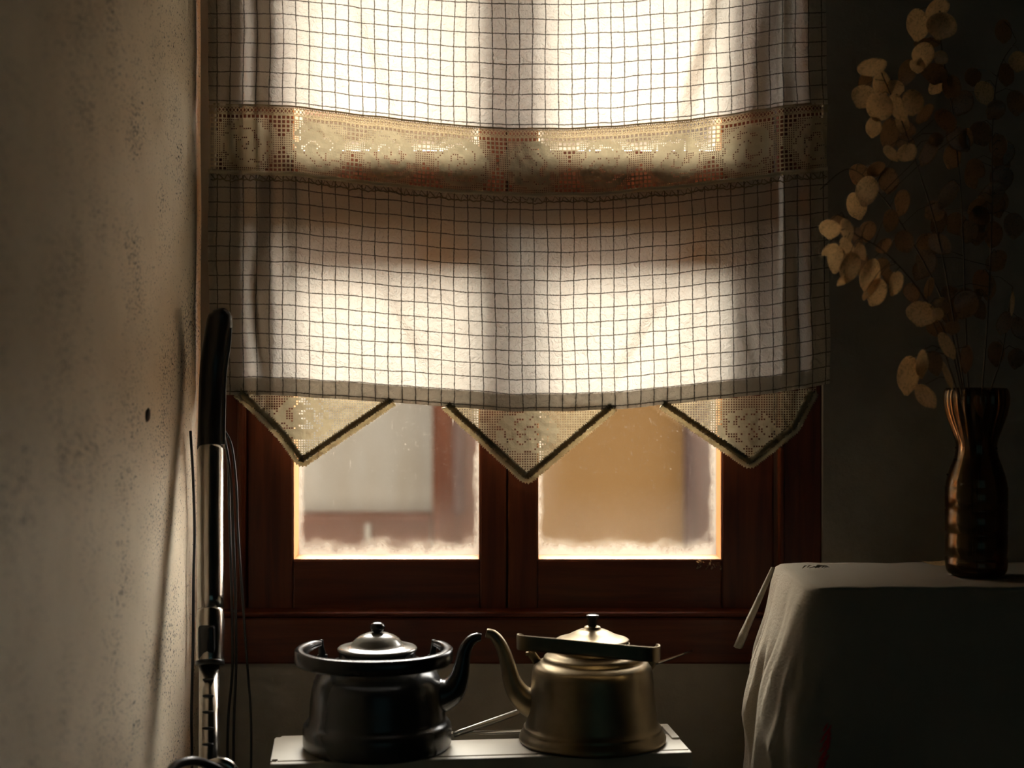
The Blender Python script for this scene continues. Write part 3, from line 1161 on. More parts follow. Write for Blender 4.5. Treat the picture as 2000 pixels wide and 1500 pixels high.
def spout(o, D, pts, name, mat, parent):
    bm = bmesh.new()
    q = []
    for px, py, r in catmull(pts, 7):
        p = P(px, py, D) - o
        q.append((p.x, p.y, p.z, r / F * D))
    rows = tube(bm, q, 20, up=Vector((0, 1, 0)), hollow=True)
    # hollow mouth: turn the wall inwards
    last = rows[-1]
    c = sum((v.co for v in last), Vector()) / len(last)
    t = (Vector(q[-1][:3]) - Vector(q[-3][:3])).normalized()
    inner = [bm.verts.new(c + (v.co - c) * 0.78) for v in last]
    deep = [bm.verts.new(c + (v.co - c) * 0.7 - t * 0.012) for v in last]
    n = len(last)
    for k in range(n):
        bm.faces.new((last[k], last[(k + 1) % n], inner[(k + 1) % n], inner[k]))
        bm.faces.new((inner[k], inner[(k + 1) % n], deep[(k + 1) % n], deep[k]))
    bm.faces.new(deep)
    bmesh.ops.recalc_face_normals(bm, faces=bm.faces)
    return obj(name, bm, mat, parent, True)


spout(ko, KD, [(838, 1362, 34), (862, 1358, 33), (884, 1346, 27), (897, 1322, 19), (903, 1295, 15), (908, 1270, 13), (918, 1253, 11), (930, 1245.5, 9.5), (940, 1245, 8)], 'spout', M['enamel'], K1)
# lowered bail handle, lying forward around the front
zh = lambda y: (base1 - y) / ks
half = [(0.0, -0.128, zh(1271)), (0.040, -0.125, zh(1270)), (0.075, -0.112, zh(1268)), (0.097, -0.086, zh(1266)), (0.1035, -0.055, zh(1263)), (0.098, -0.028, zh(1259)),
        (0.088, -0.010, zh(1256)), (0.0805, -0.001, zh(1256)), (0.078, 0.002, zh(1268)), (0.078, 0.003, zh(1290))]
half = half[:8]
path = catmull([(-x, y, z) for x, y, z in half[::-1]] + half[1:], 6)


def hprof(t):
    e = abs(t - .5) * 2
    return 0.0102 if e < .5 else 0.0102 - (e - .5) / .5 * 0.0070


bm = bmesh.new()
band(bm, path, hprof, lambda t: 0.0066 if abs(t - .5) < .3 else 0.0066 - (abs(t - .5) - .3) / .2 * .004)
obj('handle', bm, M['bakelite'], K1, True)
for s_ in (-1, 1):
    bm = bmesh.new()
    tube(bm, [(s_ * .074, .004, zh(1302), .0065), (s_ * .079, .004, zh(1284), .0058), (s_ * .0805, .003, zh(1266), .0045), (s_ * .0805, .001, zh(1250), .003)], 10, flat=(.5, 1))
    tube(bm, [(s_ * .072, .004, zh(1283), .003), (s_ * .086, .004, zh(1283), .003)], 8)
    obj('handle_ear', bm, M['enamel'], K1, True)

# right, brass
KE = 2.2265
ks2 = F / KE
K2 = thing('kettle', 'tarnished brass kettle with flat strap handle and black knob, spout pointing left', 'kettle', (P(1157, 0, KE).x, KE, HZ))
base2 = 700 + (ZC - HZ) * ks2
ko2 = Vector(K2.location)
kp2 = lambda pts: kprof(base2, ks2, pts)
bm = bmesh.new()
lathe(bm, kp2([(0, base2), (135, base2), (141, base2 - 2), (143.5, 1441), (143.5, 1437), (140, 1430), (135.5, 1424), (134.5, 1421), (135, 1419), (133.5, 1416.5), (130, 1413.5), (128.5, 1407), (126, 1388), (122.5, 1364), (119.5, 1332), (117.5, 1312), (115, 1302), (110, 1296), (102, 1291.5), (97, 1289.5), (95.5, 1286), (94, 1281.5), (88, 1278), (78, 1275), (74.5, 1272), (73, 1262), (73, 1256), (70, 1255), (69, 1262)]), 80)
obj('body', bm, M['brass'], K2, True)
bm = bmesh.new()
lathe(bm, kp2([(67, 1256), (71.5, 1252), (72, 1249.5), (69, 1247.5), (60, 1245), (50, 1241.5), (38, 1235.5), (27, 1230.5), (18, 1228.5), (16.5, 1226), (15, 1223.5), (8, 1222.5), (0, 1222.5)]), 72)
lid2 = obj('lid', bm, M['brass'], K2, True)
bm = bmesh.new()
lathe(bm, kp2([(8, 1224), (9, 1220), (9.5, 1212), (11.5, 1206), (12.8, 1203.5), (12.6, 1201.5), (10, 1200.2), (0, 1199.6)]), 32)
obj('knob', bm, M['bakelite'], lid2, True)
spout(ko2, KE, [(1068, 1380, 32), (1042, 1374, 30), (1018, 1360, 24), (1001, 1333, 18.5), (992, 1300, 15), (985, 1275, 13), (975, 1254, 11.5), (963, 1240, 10), (950, 1236, 8.5)], 'spout', M['brass'], K2)
# flat strap handle, lowered forward and tipped
hp = []
zl2, zr2 = 1248, 1270


def z2(px_y):
    return (base2 - px_y) / ks2


ctrl = [(-.083, .010, .821 - HZ), (-.092, .000, .832 - HZ), (-.1035, -.030, .846 - HZ), (-.1085, -.070, .8530 - HZ), (-.107, -.093, .8555 - HZ), (-.100, -.1015, .8560 - HZ), (-.080, -.104, .8547 - HZ), (-.02, -.107, .8500 - HZ), (.04, -.106, .8440 - HZ),
        (.072, -.102, .8405 - HZ), (.085, -.092, .8390 - HZ), (.0905, -.070, .8365 - HZ), (.092, -.035, .832 - HZ), (.0905, .0, .825 - HZ), (.089, .010, .815 - HZ)]
bm = bmesh.new()
band(bm, catmull(ctrl, 6), lambda t: 0.0104 if 0.10 < t < 0.90 else 0.0066, 0.0013)
obj('handle', bm, M['brass'], K2)
for s_, zz in ((-1, .818), (1, .806)):
    bm = bmesh.new()
    tube(bm, [(s_ * .078, .010, zz - .012 - HZ, .0065), (s_ * .087, .010, zz - HZ, .0065), (s_ * .0885, .010, zz + .008 - HZ, .005)], 10, flat=(.6, 1))
    tube(bm, [(s_ * .084, .010, zz + .002 - HZ, .003), (s_ * .0965, .010, zz + .002 - HZ, .003)], 8)
    obj('handle_ear', bm, M['brass'], K2, True)

# thin metal rod leaning behind the kettles, from the heater to the sill
pa = P(886, 1435, 2.268)
pb = P(1352, 1271, 2.431)
bm = bmesh.new()
rp = []
for k in range(25):
    t = k / 24
    p = pa.lerp(pb, t)
    rad = 0.0046 if t < .55 else 0.0046 - (t - .55) / .45 * 0.0034
    rp.append((p.x - pa.x, p.y - pa.y, p.z - pa.z, rad))
tube(bm, rp, 12)
ro = obj('skewer', bm, M['steel'], None, True)
ro.location = pa
tag(ro, 'long tapering steel rod leaning behind the brass kettle', 'rod')

# ------------------------------------------------------------------ vacuum cleaner wand leaning in the corner
tb = P(408, 1500, 2.150)
tt_ = P(414, 872, 2.305)
dirv = (tb - tt_) / (tt_.z - tb.z)           # per metre downwards


def wand(py):
    """point of the wand axis at image height py (solve along the line)"""
    lo, hi = -0.5, 1.5
    for _ in range(40):
        mid = (lo + hi) / 2
        p = tt_.lerp(tb, mid)
        y = HY + (ZC - p.z) / p.y * F
        if y < py:
            lo = mid
        else:
            hi = mid
    return tt_.lerp(tb, (lo + hi) / 2)


foot = tt_ + dirv * tt_.z
vac = thing('vacuum_wand', 'black and chrome vacuum cleaner wand leaning in the corner beside the curtain', 'vacuum cleaner', (foot.x, foot.y, 0))
vo = Vector(vac.location)


def vseg(name, specs, mat, parent=vac, n=24, flat=None):
    """specs: (image y, radius px, side shift px)"""
    bm = bmesh.new()
    q = []
    for py, r, sh in specs:
        p = wand(py)
        p = p + Vector((sh / F * p.y, 0, 0)) - vo
        q.append((p.x, p.y, p.z, r / F * (p.y + vo.y)))
    tube(bm, q, n, up=Vector((0, 1, 0)), flat=flat)
    return obj(name, bm, mat, parent, True)


vseg('upper_tube', [(874, 25, -2), (880, 25.5, -2), (1000, 25.5, -2), (1165, 25.5, 0), (1190, 25.5, 0)], M['chrome'])
hs = vseg('lock_housing', [(1188, 25, 0), (1196, 26, 0), (1210, 27.5, 0), (1288, 27.5, 0), (1297, 26, 0)], M['chrome'])
vseg('collar_ring', [(1291, 27.6, 0), (1293, 28.3, 0), (1298, 28.3, 0), (1300, 27, 0)], M['black_plastic'])
lt = vseg('lower_tube', [(1300, 20, -1), (1500, 20, 0), (1760, 21, 0)], M['chrome'])
for k in range(7):
    p = wand(1322 + 31.5 * k) - vo
    bm = bmesh.new()
    bmesh.ops.create_icosphere(bm, subdivisions=2, radius=1)
    for v in bm.verts:
        v.co = Vector((v.co.x * .0085, v.co.y * .003, v.co.z * .0025))
    no = obj('notch', bm, M['slot'], lt, True)
    no.location = p + Vector((.001, -.0140, -.001))
p = wand(1254) - vo
bm = bmesh.new()
box(bm, -.0125, .0125, -.004, .006, -.0265, .0275, .0055, 3)
bt = obj('button', bm, M['black_plastic'], hs, True)
bt.location = p + Vector((-.001, -.0205, 0))
# grip: swells, bends over to the right at the top
bm = bmesh.new()
gp = []
for px, py, r, d in catmull([(412, 876, 27, 2.304), (412, 830, 25.5, 2.315), (414, 770, 26, 2.327), (418, 710, 27, 2.334), (424, 665, 27, 2.330), (429, 628, 26, 2.318), (428, 612, 21, 2.312), (426, 604, 10, 2.310)], 5):
    p = P(px, py, d) - vo
    gp.append((p.x, p.y, p.z, r / F * d))
tube(bm, gp, 22, up=Vector((0, 1, 0)), flat=(1, .8))
grip = obj('grip', bm, M['black_plastic'], vac, True)
bm = bmesh.new()
gp = []
for px, py, r, d in catmull([(436, 868, 4.5, 2.282), (437, 800, 4.5, 2.292), (439, 730, 5, 2.303), (447, 670, 5, 2.306), (450, 640, 3.5, 2.306)], 5):
    p = P(px, py, d) - vo
    gp.append((p.x, p.y, p.z, r / F * d))
tube(bm, gp, 10)
obj('grip_seam', bm, M['black_plastic'], grip, True)
bm = bmesh.new()
pz = foot - vo
box(bm, -.085, .16, -.11, .03, 0.0, .045, .014, 3)
tube(bm, [(0, -.03, .035, .024), (0, -.012, .075, .023), (wand(1760) - vo)[:] + (.021,)], 16)
obj('floor_head', bm, M['black_plastic'], vac, True)
# hose end arching beside the foot of the wand
bm = bmesh.new()
hpnt = [(322, 1530, 1.995), (340, 1498, 2.02), (372, 1486, 2.045), (402, 1492, 2.07), (436, 1512, 2.085), (455, 1560, 2.09)]
gp = []
for px, py, d in catmull(hpnt, 7):
    p = P(px, py, d) - vo
    gp.append((p.x, p.y, p.z, 0.0062))
tube(bm, gp, 14)
obj('hose_clip', bm, M['black_plastic'], vac, True)
bm = bmesh.new()
gp = []
for px, py, d in catmull([(408, 1496, 2.10), (430, 1490, 2.10), (450, 1498, 2.10), (458, 1520, 2.10), (456, 1560, 2.11)], 6):
    p = P(px, py, d) - vo
    gp.append((p.x, p.y, p.z, 0.008))
tube(bm, gp, 14)
obj('cable_hook', bm, M['chrome'], vac, True)


# cords hanging beside the wand
def cord(pts, label, r=0.0022):
    q = []
    for px, py, d in catmull(pts, 6):
        q.append((px, py, d))
    b0 = P(*q[-1])
    bm = bmesh.new()
    tube(bm, [tuple(P(a, b, d) - b0) + (r,) for a, b, d in q], 8)
    o = obj('hanging_cord', bm, M['cable'], None, True)
    o.location = b0
    tag(o, label, 'cord', 'black cords hanging beside the vacuum wand')
    return o


cord([(436, 842, 2.37), (445, 900, 2.385), (448, 1000, 2.40), (452, 1150, 2.41), (454, 1300, 2.415), (446, 1400, 2.42), (444, 1520, 2.42), (444, 1700, 2.42), (446, 2020, 2.42)],
     'black cord nearest the vacuum wand, first of three hanging together')
cord([(437, 846, 2.365), (450, 930, 2.38), (456, 1050, 2.395), (460, 1180, 2.405), (461, 1300, 2.41), (457, 1400, 2.412), (456, 1520, 2.412), (456, 1700, 2.412), (459, 2020, 2.412)],
     'middle black cord of three hanging beside the vacuum wand')
cord([(438, 840, 2.36), (452, 870, 2.37), (461, 940, 2.385), (465, 1040, 2.395), (473, 1160, 2.40), (483, 1300, 2.405), (490, 1400, 2.41), (490, 1520, 2.41), (488, 1700, 2.41), (490, 2020, 2.41)],
     'outermost black cord, bowing away from the vacuum wand towards the heater', 0.0019)
dl_ = lambda px: 0.487 * F / (1000 - px)
cord([(372, 842, dl_(372)), (377, 930, dl_(377)), (380, 1040, dl_(380)), (378, 1120, dl_(378)), (377, 1250, dl_(377)), (374, 1400, dl_(374)), (375, 1520, dl_(375)), (375, 2020, dl_(375))],
     'thin black cord running down the left wall behind the vacuum wand', 0.0022)

# ------------------------------------------------------------------ cloth-covered stand at right
BX0, BX1, BY0, BY1 = 0.397, 1.02, 2.08, 2.352
BZ = ZC - (1098 - HY) / F * 2.35
tc = thing('tablecloth', 'grey linen cloth draped to the floor over a stand under the vase', 'tablecloth', (BX0, BY0, 0))
to = Vector(tc.location)
bm = bmesh.new()
# perimeter of rounded rectangle, counter-clockwise from the back-left corner: left side, front, right, back
rc = 0.022
per = []


def arc(cx, cy, a0, a1, n):
    for k in range(n + 1):
        a = a0 + (a1 - a0) * k / n
        per.append((cx + rc * math.cos(a), cy + rc * math.sin(a), math.cos(a), math.sin(a)))


def line(x0, y0, x1, y1, nx, ny, n):
    for k in range(1, n):
        t = k / n
        per.append((x0 + (x1 - x0) * t, y0 + (y1 - y0) * t, nx, ny))


arc(BX0 + rc, BY1 - rc, PI / 2, PI, 8)
line(BX0, BY1 - rc, BX0, BY0 + rc, -1, 0, 34)
arc(BX0 + rc, BY0 + rc, PI, 1.5 * PI, 12)
line(BX0 + rc, BY0, BX1 - rc, BY0, 0, -1, 60)
arc(BX1 - rc, BY0 + rc, 1.5 * PI, 2 * PI, 8)
line(BX1, BY0 + rc, BX1, BY1 - rc, 1, 0, 20)
arc(BX1 - rc, BY1 - rc, 0, PI / 2, 8)
line(BX1 - rc, BY1, BX0 + rc, BY1, 0, 1, 40)
NPER = len(per)


def drape(k, h):
    """point of the hanging cloth, k = perimeter index, h = metres below the top edge (may be <0 for the rounding)"""
    x, y, nx, ny = per[k % NPER]
    s = k / NPER
    tf = min(max((BY1 - y) / (BY1 - BY0), 0), 1)          # 0 at the back, 1 at the front
    slope = 0.150 + 0.095 * tf
    hh = max(h, 0)
    ox = slope * hh / (1 + 1.1 * hh)
    oy = 0.015 * min(1, hh * 3)
    fold = 0.0
    if k <= 56 or k > NPER - 6:
        env = min(1, hh * 5.0)
        fold += 0.011 * math.sin(k / 44.0 * 2 * PI * 2.4 + 5.0 * h + 0.8) * env
        fold += 0.004 * math.sin(k / 44.0 * 2 * PI * 5.7 - 9.0 * h) * env
        # gathered creases a third of the way down
        rid = 1 - abs(mnoise.noise(Vector((k / 4.5 + 2.0 * h, h * 7.0, 1.3)))) * 2.2
        fold += 0.014 * rid * min(1, hh * 8) * math.exp(-((h - .17) / .10) ** 2)
        fold += 0.005 * mnoise.noise(Vector((k / 6.0, h * 5.0, 8.3))) * env
        fold *= 0.35 + 0.65 * min(1, abs(k - 52) / 10.0)
    else:
        fold += 0.010 * math.sin(k / 7.0 + 3 * h) * min(1, hh * 2.5)
    if k > 95:
        ox = min(ox, .03)
        fold *= .3
    ox += 0.012 * math.exp(-((h - .16) / .08) ** 2) * (1 - tf)
    return Vector((x + nx * (ox + fold), y + ny * (oy + fold), BZ - h))


hs_ = [0.0] + [0.006, 0.014, 0.028, 0.045] + [0.045 + (BZ - 0.05) * (i / 64.0) for i in range(1, 65)]
rings = []
cxm, cym = (BX0 + BX1) / 2, (BY0 + BY1) / 2
for sc_ in (0.3, 0.6, 0.85, 0.94):
    row = []
    for (x, y, nx, ny) in per:
        X = x + (cxm - x) * (1 - sc_) * 1.0
        Y = y + (cym - y) * (1 - sc_) * 1.0
        row.append(bm.verts.new((X - to.x, Y - to.y, BZ + .0012 * mnoise.noise(Vector((X * 30, Y * 30, 2))))))
    rings.append(row)
row = []
for (x, y, nx, ny) in per:
    row.append(bm.verts.new((x - nx * .010 - to.x, y - ny * .010 - to.y, BZ - .001)))
rings.append(row)
row = []
for (x, y, nx, ny) in per:
    row.append(bm.verts.new((x - nx * .003 - to.x, y - ny * .003 - to.y, BZ - .005)))
rings.append(row)
for h in hs_[3:]:
    rings.append([bm.verts.new(drape(k, h) - to) for k in range(NPER)])
bm.faces.new(rings[0])
for a, b in zip(rings[:-1], rings[1:]):
    for k in range(NPER):
        k2 = (k + 1) % NPER
        bm.faces.new((a[k], a[k2], b[k2], b[k]))
bmesh.ops.recalc_face_normals(bm, faces=bm.faces)
obj('drape', bm, M['table_cloth'], tc, True)
# stiff corner of the cloth that sticks out at the back
bm = bmesh.new()
p0 = P(1507, 1107, 2.345)
p1 = P(1447, 1232, 2.385)
p2 = P(1434, 1262, 2.39)
rows = []
for p, wd, th in ((p0, .006, .003), (p0.lerp(p1, .5), .009, .004), (p1, .012, .0050), (p1.lerp(p2, .1), .0125, .0062), (p2, .013, .0062)):
    fw = Vector((0.75, -0.66, -.18)).normalized()
    dn = (p2 - p0).normalized().cross(fw).normalized()
    rows.append([bm.verts.new(p + fw * (wd * a) + dn * (th * b) - to) for a, b in ((0, -.5), (.04, .5), (.5, 1), (1, .6), (1, -.6), (.5, -1))])
for a, b in zip(rows[:-1], rows[1:]):
    for k in range(6):
        bm.faces.new((a[k], a[(k + 1) % 6], b[(k + 1) % 6], b[k]))
bm.faces.new(rows[-1])
bmesh.ops.recalc_face_normals(bm, faces=bm.faces)
obj('corner_flap', bm, M['table_cloth'], tc, True)


# embroidered sprigs near the front corner
def sprig(name, k0, h0, k1, h1, mat, n=34):
    bm = bmesh.new()
    for i in range(n):
        t = i / (n - 1)
        kf = k0 + (k1 - k0) * t + rnd.uniform(-.45, .45)
        h = h0 + (h1 - h0) * t
        ki = int(math.floor(kf))
        fr = kf - ki
        p = drape(ki, h) * (1 - fr) + drape(ki + 1, h) * fr
        x, y, nx, ny = per[ki]
        p = p + Vector((nx, ny, 0)) * .0012 - to
        a = rnd.uniform(-.8, .8)
        tv = Vector((-ny, nx, 0)) * math.cos(a) * .0035 + Vector((0, 0, 1)) * (.004 + .003 * abs(math.sin(a)))
        tube(bm, [tuple(p - tv) + (.0006,), tuple(p + Vector((nx, ny, 0)) * .001) + (.0016,), tuple(p + tv) + (.0006,)], 6)
    return obj(name, bm, mat, tc, True)


sprig('red_embroidery', 54.5, 0.185, 53.5, 0.255, M['red'])
sprig('green_embroidery', 51.5, 0.24, 51, 0.31, M['green'], 26)

# ------------------------------------------------------------------ vase
VD = 2.20
vs_px = F / VD
vx = P(1907, 0, VD).x
vz0 = BZ + .0015
vb = 700 + (ZC - vz0) * vs_px
vase = thing('vase', 'tall smoked glass vase with ringed body and fluted mouth on the grey cloth', 'vase', (vx, VD, vz0))
prof = [(0, vb), (44, vb), (53, vb - 3), (57.5, vb - 10), (59, 1104), (59, 1089), (57, 1087), (59, 1085), (59.2, 1042), (57, 1040), (59.2, 1038), (59.4, 995), (57, 993), (59.4, 991), (59.6, 951), (57.6, 949),
        (58.5, 946), (55, 930), (48.5, 910), (42, 893), (38.5, 876), (39.5, 862), (44, 846), (51, 826), (57, 808), (60.5, 790), (61.5, 776), (59.5, 764), (56, 758)]
out_p = [(r / vs_px, (vb - y) / vs_px) for r, y in prof]
inn = [(max(r - .0028, 0.001), z + (.004 if i < 3 else 0)) for i, (r, z) in enumerate(out_p)][::-1]
inn[-1] = (0, inn[-2][1])
zf = (vb - 880) / vs_px


def flute(z, t):
    if z < zf:
        return 1.0
    k = min(1, (z - zf) / .03)
    return 1 + 0.028 * k * math.cos(20 * t)


bm = bmesh.new()
lathe(bm, out_p + inn, 120, flute)
obj('body', bm, M['vase'], vase, True)
# little glass drops on the neck
for k in range(22):
    t = rnd.uniform(0, 2 * PI)
    y = rnd.uniform(872, 938)
    r = interp([(858, 40), (876, 38.5), (893, 42), (910, 48.5), (930, 55), (946, 58.5)], y) / vs_px
    bm = bmesh.new()
    bmesh.ops.create_icosphere(bm, subdivisions=1, radius=.0017)
    dr = obj('glass_drop', bm, M['vase'], vase, True)
    dr.location = (r * math.cos(t), r * math.sin(t), (vb - y) / vs_px)

# ------------------------------------------------------------------ dried honesty stems
VM = Vector((vx, VD, vz0))


def stem_path(pts):
    """(px, py, d) control points from inside the vase to the tip"""
    return [P(a, b, d) for a, b, d in catmull(pts, 10)]


STEMS = {
    'A': ([(1912, 1085, 2.215), (1900, 880, 2.2), (1892, 770, 2.2), (1885, 600, 2.2), (1878, 400, 2.2), (1862, 230, 2.2), (1842, 110, 2.19), (1828, 10, 2.19)], 'dried honesty stem reaching highest, round papery pods at its top'),
    'B': ([(1900, 1085, 2.19), (1905, 880, 2.195), (1885, 770, 2.19), (1862, 620, 2.18), (1830, 450, 2.17), (1790, 320, 2.16), (1755, 220, 2.15), (1715, 128, 2.15)], 'dried honesty stem with a dense pale pod cluster at its upper left'),
    'C': ([(1915, 1085, 2.185), (1898, 880, 2.19), (1878, 770, 2.17), (1850, 660, 2.15), (1790, 560, 2.13), (1725, 490, 2.11), (1668, 455, 2.10), (1650, 425, 2.10)], 'dried honesty stem leaning farthest left, amber pods overlapping the curtain edge'),
    'D': ([(1906, 1085, 2.2), (1902, 880, 2.2), (1882, 770, 2.2), (1845, 600, 2.19), (1780, 470, 2.18), (1720, 380, 2.17), (1660, 330, 2.17), (1602, 370, 2.16)], 'dried honesty stem with a bare twig tip pointing at the curtain'),
    'E': ([(1895, 1085, 2.2), (1896, 880, 2.2), (1872, 775, 2.17), (1855, 720, 2.15), (1838, 670, 2.14), (1812, 600, 2.14)], 'short dried honesty stem with pods drooping over the vase mouth'),
    'F': ([(1918, 1085, 2.21), (1912, 880, 2.21), (1918, 770, 2.22), (1930, 600, 2.23), (1938, 400, 2.24), (1938, 260, 2.24), (1950, 140, 2.24), (1985, 80, 2.24)], 'dried honesty stem in shadow at the right, reaching the right frame edge'),
    'G': ([(1910, 1085, 2.22), (1915, 880, 2.21), (1930, 780, 2.22), (1955, 700, 2.22), (1968, 620, 2.22), (1978, 560, 2.22)], 'short dark honesty stem at the right of the vase mouth'),
}
PODS = [  # px, py, half-width, half-height, roll deg, brown?, stem
    (1795, 46, 25, 28, 10, 0, 'A'), (1829, 17, 27, 17, -20, 0, 'A'), (1840, 49, 26, 23, 15, 0, 'A'), (1802, 106, 26, 21, -15, 0, 'A'), (1791, 128, 14, 14, 0, 0, 'A'), (1826, 141, 24, 20, 10, 1, 'A'),
    (1833, 163, 24, 17, -40, 0, 'A'), (1838, 112, 13, 11, 40, 0, 'A'), (1812, 84, 24, 10, 0, 1, 'A'), (1772, 140, 16, 22, 10, 1, 'A'), (1858, 170, 18, 22, 30, 1, 'A'),
    (1704, 130, 27, 15, -12, 0, 'B'), (1720, 163, 18, 23, -20, 0, 'B'), (1688, 188, 22, 20, 30, 0, 'B'), (1748, 172, 18, 14, 15, 0, 'B'), (1717, 209, 25, 25, 20, 0, 'B'), (1754, 209, 16, 25, -25, 0, 'B'),
    (1784, 198, 21, 23, 10, 0, 'B'), (1706, 248, 14, 18, 10, 0, 'B'), (1765, 236, 15, 20, 20, 0, 'B'), (1737, 262, 18, 27, 0, 1, 'B'), (1772, 253, 15, 13, 0, 1, 'B'), (1768, 279, 17, 14, 10, 1, 'B'),
    (1772, 297, 20, 15, -35, 0, 'B'), (1806, 222, 26, 12, -40, 1, 'B'), (1690, 160, 12, 18, 20, 1, 'B'), (1828, 272, 14, 12, 0, 1, 'B'), (1740, 300, 10, 18, -35, 0, 'B'),
    (1694, 372, 20, 26, 12, 0, 'D'), (1672, 402, 18, 24, -10, 0, 'D'), (1679, 340, 20, 18, 30, 1, 'D'), (1710, 330, 20, 12, -20, 1, 'D'), (1735, 352, 18, 22, 0, 1, 'D'), (1764, 395, 16, 24, 20, 1, 'D'),
    (1622, 446, 20, 17, 5, 0, 'C'), (1654, 448, 11, 20, -15, 0, 'C'), (1637, 430, 14, 9, 0, 1, 'C'), (1634, 506, 16, 23, 8, 0, 'C'), (1655, 486, 12, 22, -22, 0, 'C'), (1660, 520, 18, 27, 12, 0, 'C'), (1622, 487, 9, 16, 55, 0, 'C'),
    (1647, 547, 7, 15, 50, 0, 'C'), (1702, 539, 19, 31, 5, 0, 'C'), (1712, 570, 20, 24, 25, 0, 'C'), (1749, 553, 15, 22, 25, 0, 'C'), (1697, 452, 18, 18, 0, 1, 'C'), (1681, 490, 9, 17, -25, 0, 'C'), (1766, 471, 19, 19, -30, 1, 'C'),
    (1722, 521, 14, 17, 30, 1, 'C'), (1674, 462, 10, 18, -15, 1, 'C'), (1735, 540, 9, 15, -10, 1, 'C'), (1728, 480, 17, 12, -35, 1, 'C'), (1740, 430, 15, 20, 20, 1, 'C'), (1690, 578, 5, 8, 15, 0, 'C'), (1684, 515, 10, 20, 10, 1, 'C'),
    (1781, 571, 15, 17, -25, 1, 'E'), (1815, 561, 10, 18, 20, 1, 'E'), (1801, 611, 26, 22, 12, 0, 'E'), (1832, 613, 10, 11, -20, 0, 'E'), (1826, 640, 17, 16, 0, 1, 'E'), (1849, 674, 12, 25, -28, 0, 'E'), (1776, 731, 22, 33, 8, 0, 'E'),
    (1799, 709, 14, 25, -10, 0, 'E'), (1808, 773, 15, 24, -38, 0, 'E'), (1825, 708, 14, 22, -10, 1, 'E'), (1850, 732, 6, 26, -22, 0, 'E'), (1838, 600, 14, 18, 10, 1, 'E'), (1888, 700, 12, 24, 8, 1, 'E'), (1860, 640, 14, 12, 0, 1, 'E'),
    (1923, 180, 17, 22, -15, 0, 'F'), (1965, 145, 16, 22, 10, 1, 'F'), (1990, 118, 16, 20, 10, 0, 'F'), (1900, 150, 14, 18, 0, 1, 'F'), (1880, 200, 18, 22, 20, 1, 'F'), (1945, 215, 16, 18, 40, 1, 'F'), (1985, 200, 18, 22, 0, 1, 'F'),
    (1960, 60, 18, 20, 0, 1, 'F'), (1915, 260, 20, 22, -20, 1, 'F'), (1960, 300, 18, 24, 15, 1, 'F'), (1905, 330, 18, 20, 30, 1, 'F'), (1950, 390, 20, 22, 0, 1, 'F'), (1980, 440, 18, 22, 0, 1, 'F'), (1910, 430, 18, 22, -30, 1, 'F'),
    (1978, 592, 5, 20, 5, 0, 'G'), (1962, 630, 14, 20, 20, 1, 'G'), (1990, 640, 14, 20, -20, 1, 'G'), (1945, 690, 14, 22, 0, 1, 'G'), (1911, 792, 9, 21, -25, 0, 'G'), (1985, 700, 14, 18, 10, 1, 'G'), (1930, 560, 16, 22, 0, 1, 'G'),
]
for k in range(34):
    px = rnd.uniform(1790, 1960)
    py = rnd.uniform(230, 640)
    if px < 1790 + (py - 230) * 0.02:
        continue
    PODS.append((px, py, rnd.uniform(13, 22), rnd.uniform(17, 26), rnd.uniform(-60, 60), 1, rnd.choice('ABDF') if px < 1900 else 'F'))


def pod_mesh(seed):
    """papery disc: flat oval, pointed style at the tip, raised rim, slight cup"""
    r_ = random.Random(seed)
    bm = bmesh.new()
    n = 22
    rings = []
    cup = r_.uniform(-.16, .16)
    tw = r_.uniform(-.22, .22)
    for q in (0.0, 0.45, 0.8, 0.95, 1.0):
        row = []
        for k in range(n if q > 0 else 1):
            t = 2 * PI * k / n
            rx = 1 + .05 * math.sin(2 * t + seed) + .03 * math.sin(3 * t + 2 * seed)
            x = math.cos(t) * q * rx
            z = math.sin(t) * q
            if q > .9 and math.sin(t) < -.97:
                z *= 1.14
            y = cup * (x * x + z * z) + tw * x * z + (0.03 if q == .95 else 0) + .03 * mnoise.noise(Vector((x * 2, z * 2, seed)))
            row.append(bm.verts.new((x, y, z)))
        rings.append(row)
    for k in range(n):
        bm.faces.new((rings[0][0], rings[1][k], rings[1][(k + 1) % n]))
    for a, b in zip(rings[1:-1], rings[2:]):
        for k in range(n):
            bm.faces.new((a[k], b[k], b[(k + 1) % n], a[(k + 1) % n]))
    for f in bm.faces:
        f.smooth = True
    me = bpy.data.meshes.new('seed_pod')
    bm.to_mesh(me)
    bm.free()
    return me


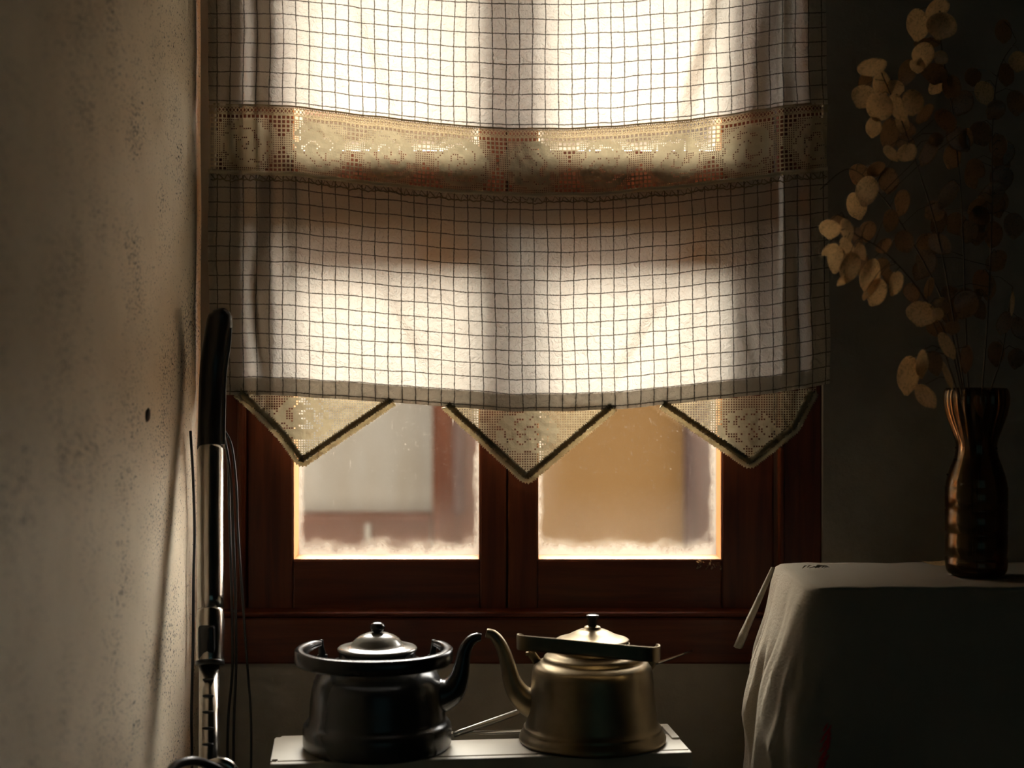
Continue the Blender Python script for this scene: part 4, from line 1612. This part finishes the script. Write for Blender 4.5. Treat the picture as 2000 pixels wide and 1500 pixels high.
PM = {}
for br in (0, 1):
    for s_ in range(6):
        me = pod_mesh(s_ + 10 * br)
        me.materials.append(M['pod2' if br else 'pod'])
        PM[(br, s_)] = me
for key, (cp, lab) in STEMS.items():
    path = stem_path(cp)
    root = thing('honesty_stem', lab, 'dried flower', path[0], 0, 'dried honesty stems in the vase')
    ro_ = Vector(path[0])
    bm = bmesh.new()
    L_ = len(path)
    tube(bm, [tuple(p - ro_) + (0.0016 * (1 - .6 * i / L_),) for i, p in enumerate(path)], 7)
    i = 0
    for (px, py, hw, hh, roll, br, st) in PODS:
        if st != key:
            continue
        # the pod hangs near the closest stretch of its stem
        best, bd = None, 1e9
        for q in path[16:]:
            ix = CX + q.x / q.y * F
            iy = HY + (ZC - q.z) / q.y * F
            dd = math.hypot(ix - px, iy - (py - 14))
            if dd < bd:
                bd, best = dd, q
        d = best.y + rnd.uniform(-.03, .015) + (0.02 if br else -0.01)
        c = P(px, py, d)
        o = bpy.data.objects.new('seed_pod', PM[(br, i % 6)])
        COL.objects.link(o)
        o.parent = root
        o.location = c - ro_
        s1 = d / F
        o.scale = (hw * s1 * 1.12, (hw + hh) / 2 * s1, hh * s1 * 1.12)
        o.rotation_euler = (R(rnd.uniform(-22, 22)), R(roll), R(rnd.uniform(-28, 28)))
        # thread-like stalk
        topp = c + Vector((0, 0, hh * s1 * .95))
        mid = topp.lerp(best, .5) + Vector((0, 0, .006))
        tube(bm, [tuple(topp - ro_) + (.0004,), tuple(mid - ro_) + (.0005,), tuple(best - ro_) + (.0006,)], 5)
        i += 1
    obj('stem', bm, M['stem'], root, True)

# one pod fallen beside the vase
me = PM[(0, 2)]
fp = bpy.data.objects.new('fallen_seed_pod', me)
COL.objects.link(fp)
pp = P(1828, 1106, 2.27)
fp.location = (pp.x, 2.27, BZ + .0075)
fp.scale = (.021, .018, .017)
fp.rotation_euler = (R(74), R(6), R(12))
tag(fp, 'single papery seed pod fallen on the grey cloth beside the vase', 'seed pod')

# dry twig bits on the cloth
bm = bmesh.new()
tw0 = P(1585, 1112, 2.26)
tw0.z = BZ + .003
for k in range(9):
    a = Vector((rnd.uniform(-.022, .018), rnd.uniform(-.012, .012), rnd.uniform(0, .0015)))
    b = a + Vector((rnd.uniform(.006, .02), rnd.uniform(-.006, .006), rnd.uniform(-.001, .004)))
    m = a.lerp(b, .5) + Vector((0, rnd.uniform(-.002, .002), .0015))
    tube(bm, [tuple(a) + (.0005,), tuple(m) + (.0009,), tuple(b) + (.0004,)], 5)
twg = obj('dry_twig', bm, M['stem'], None, True)
twg.location = tw0
tag(twg, 'broken dark dry twig lying on the left end of the grey cloth', 'twig')
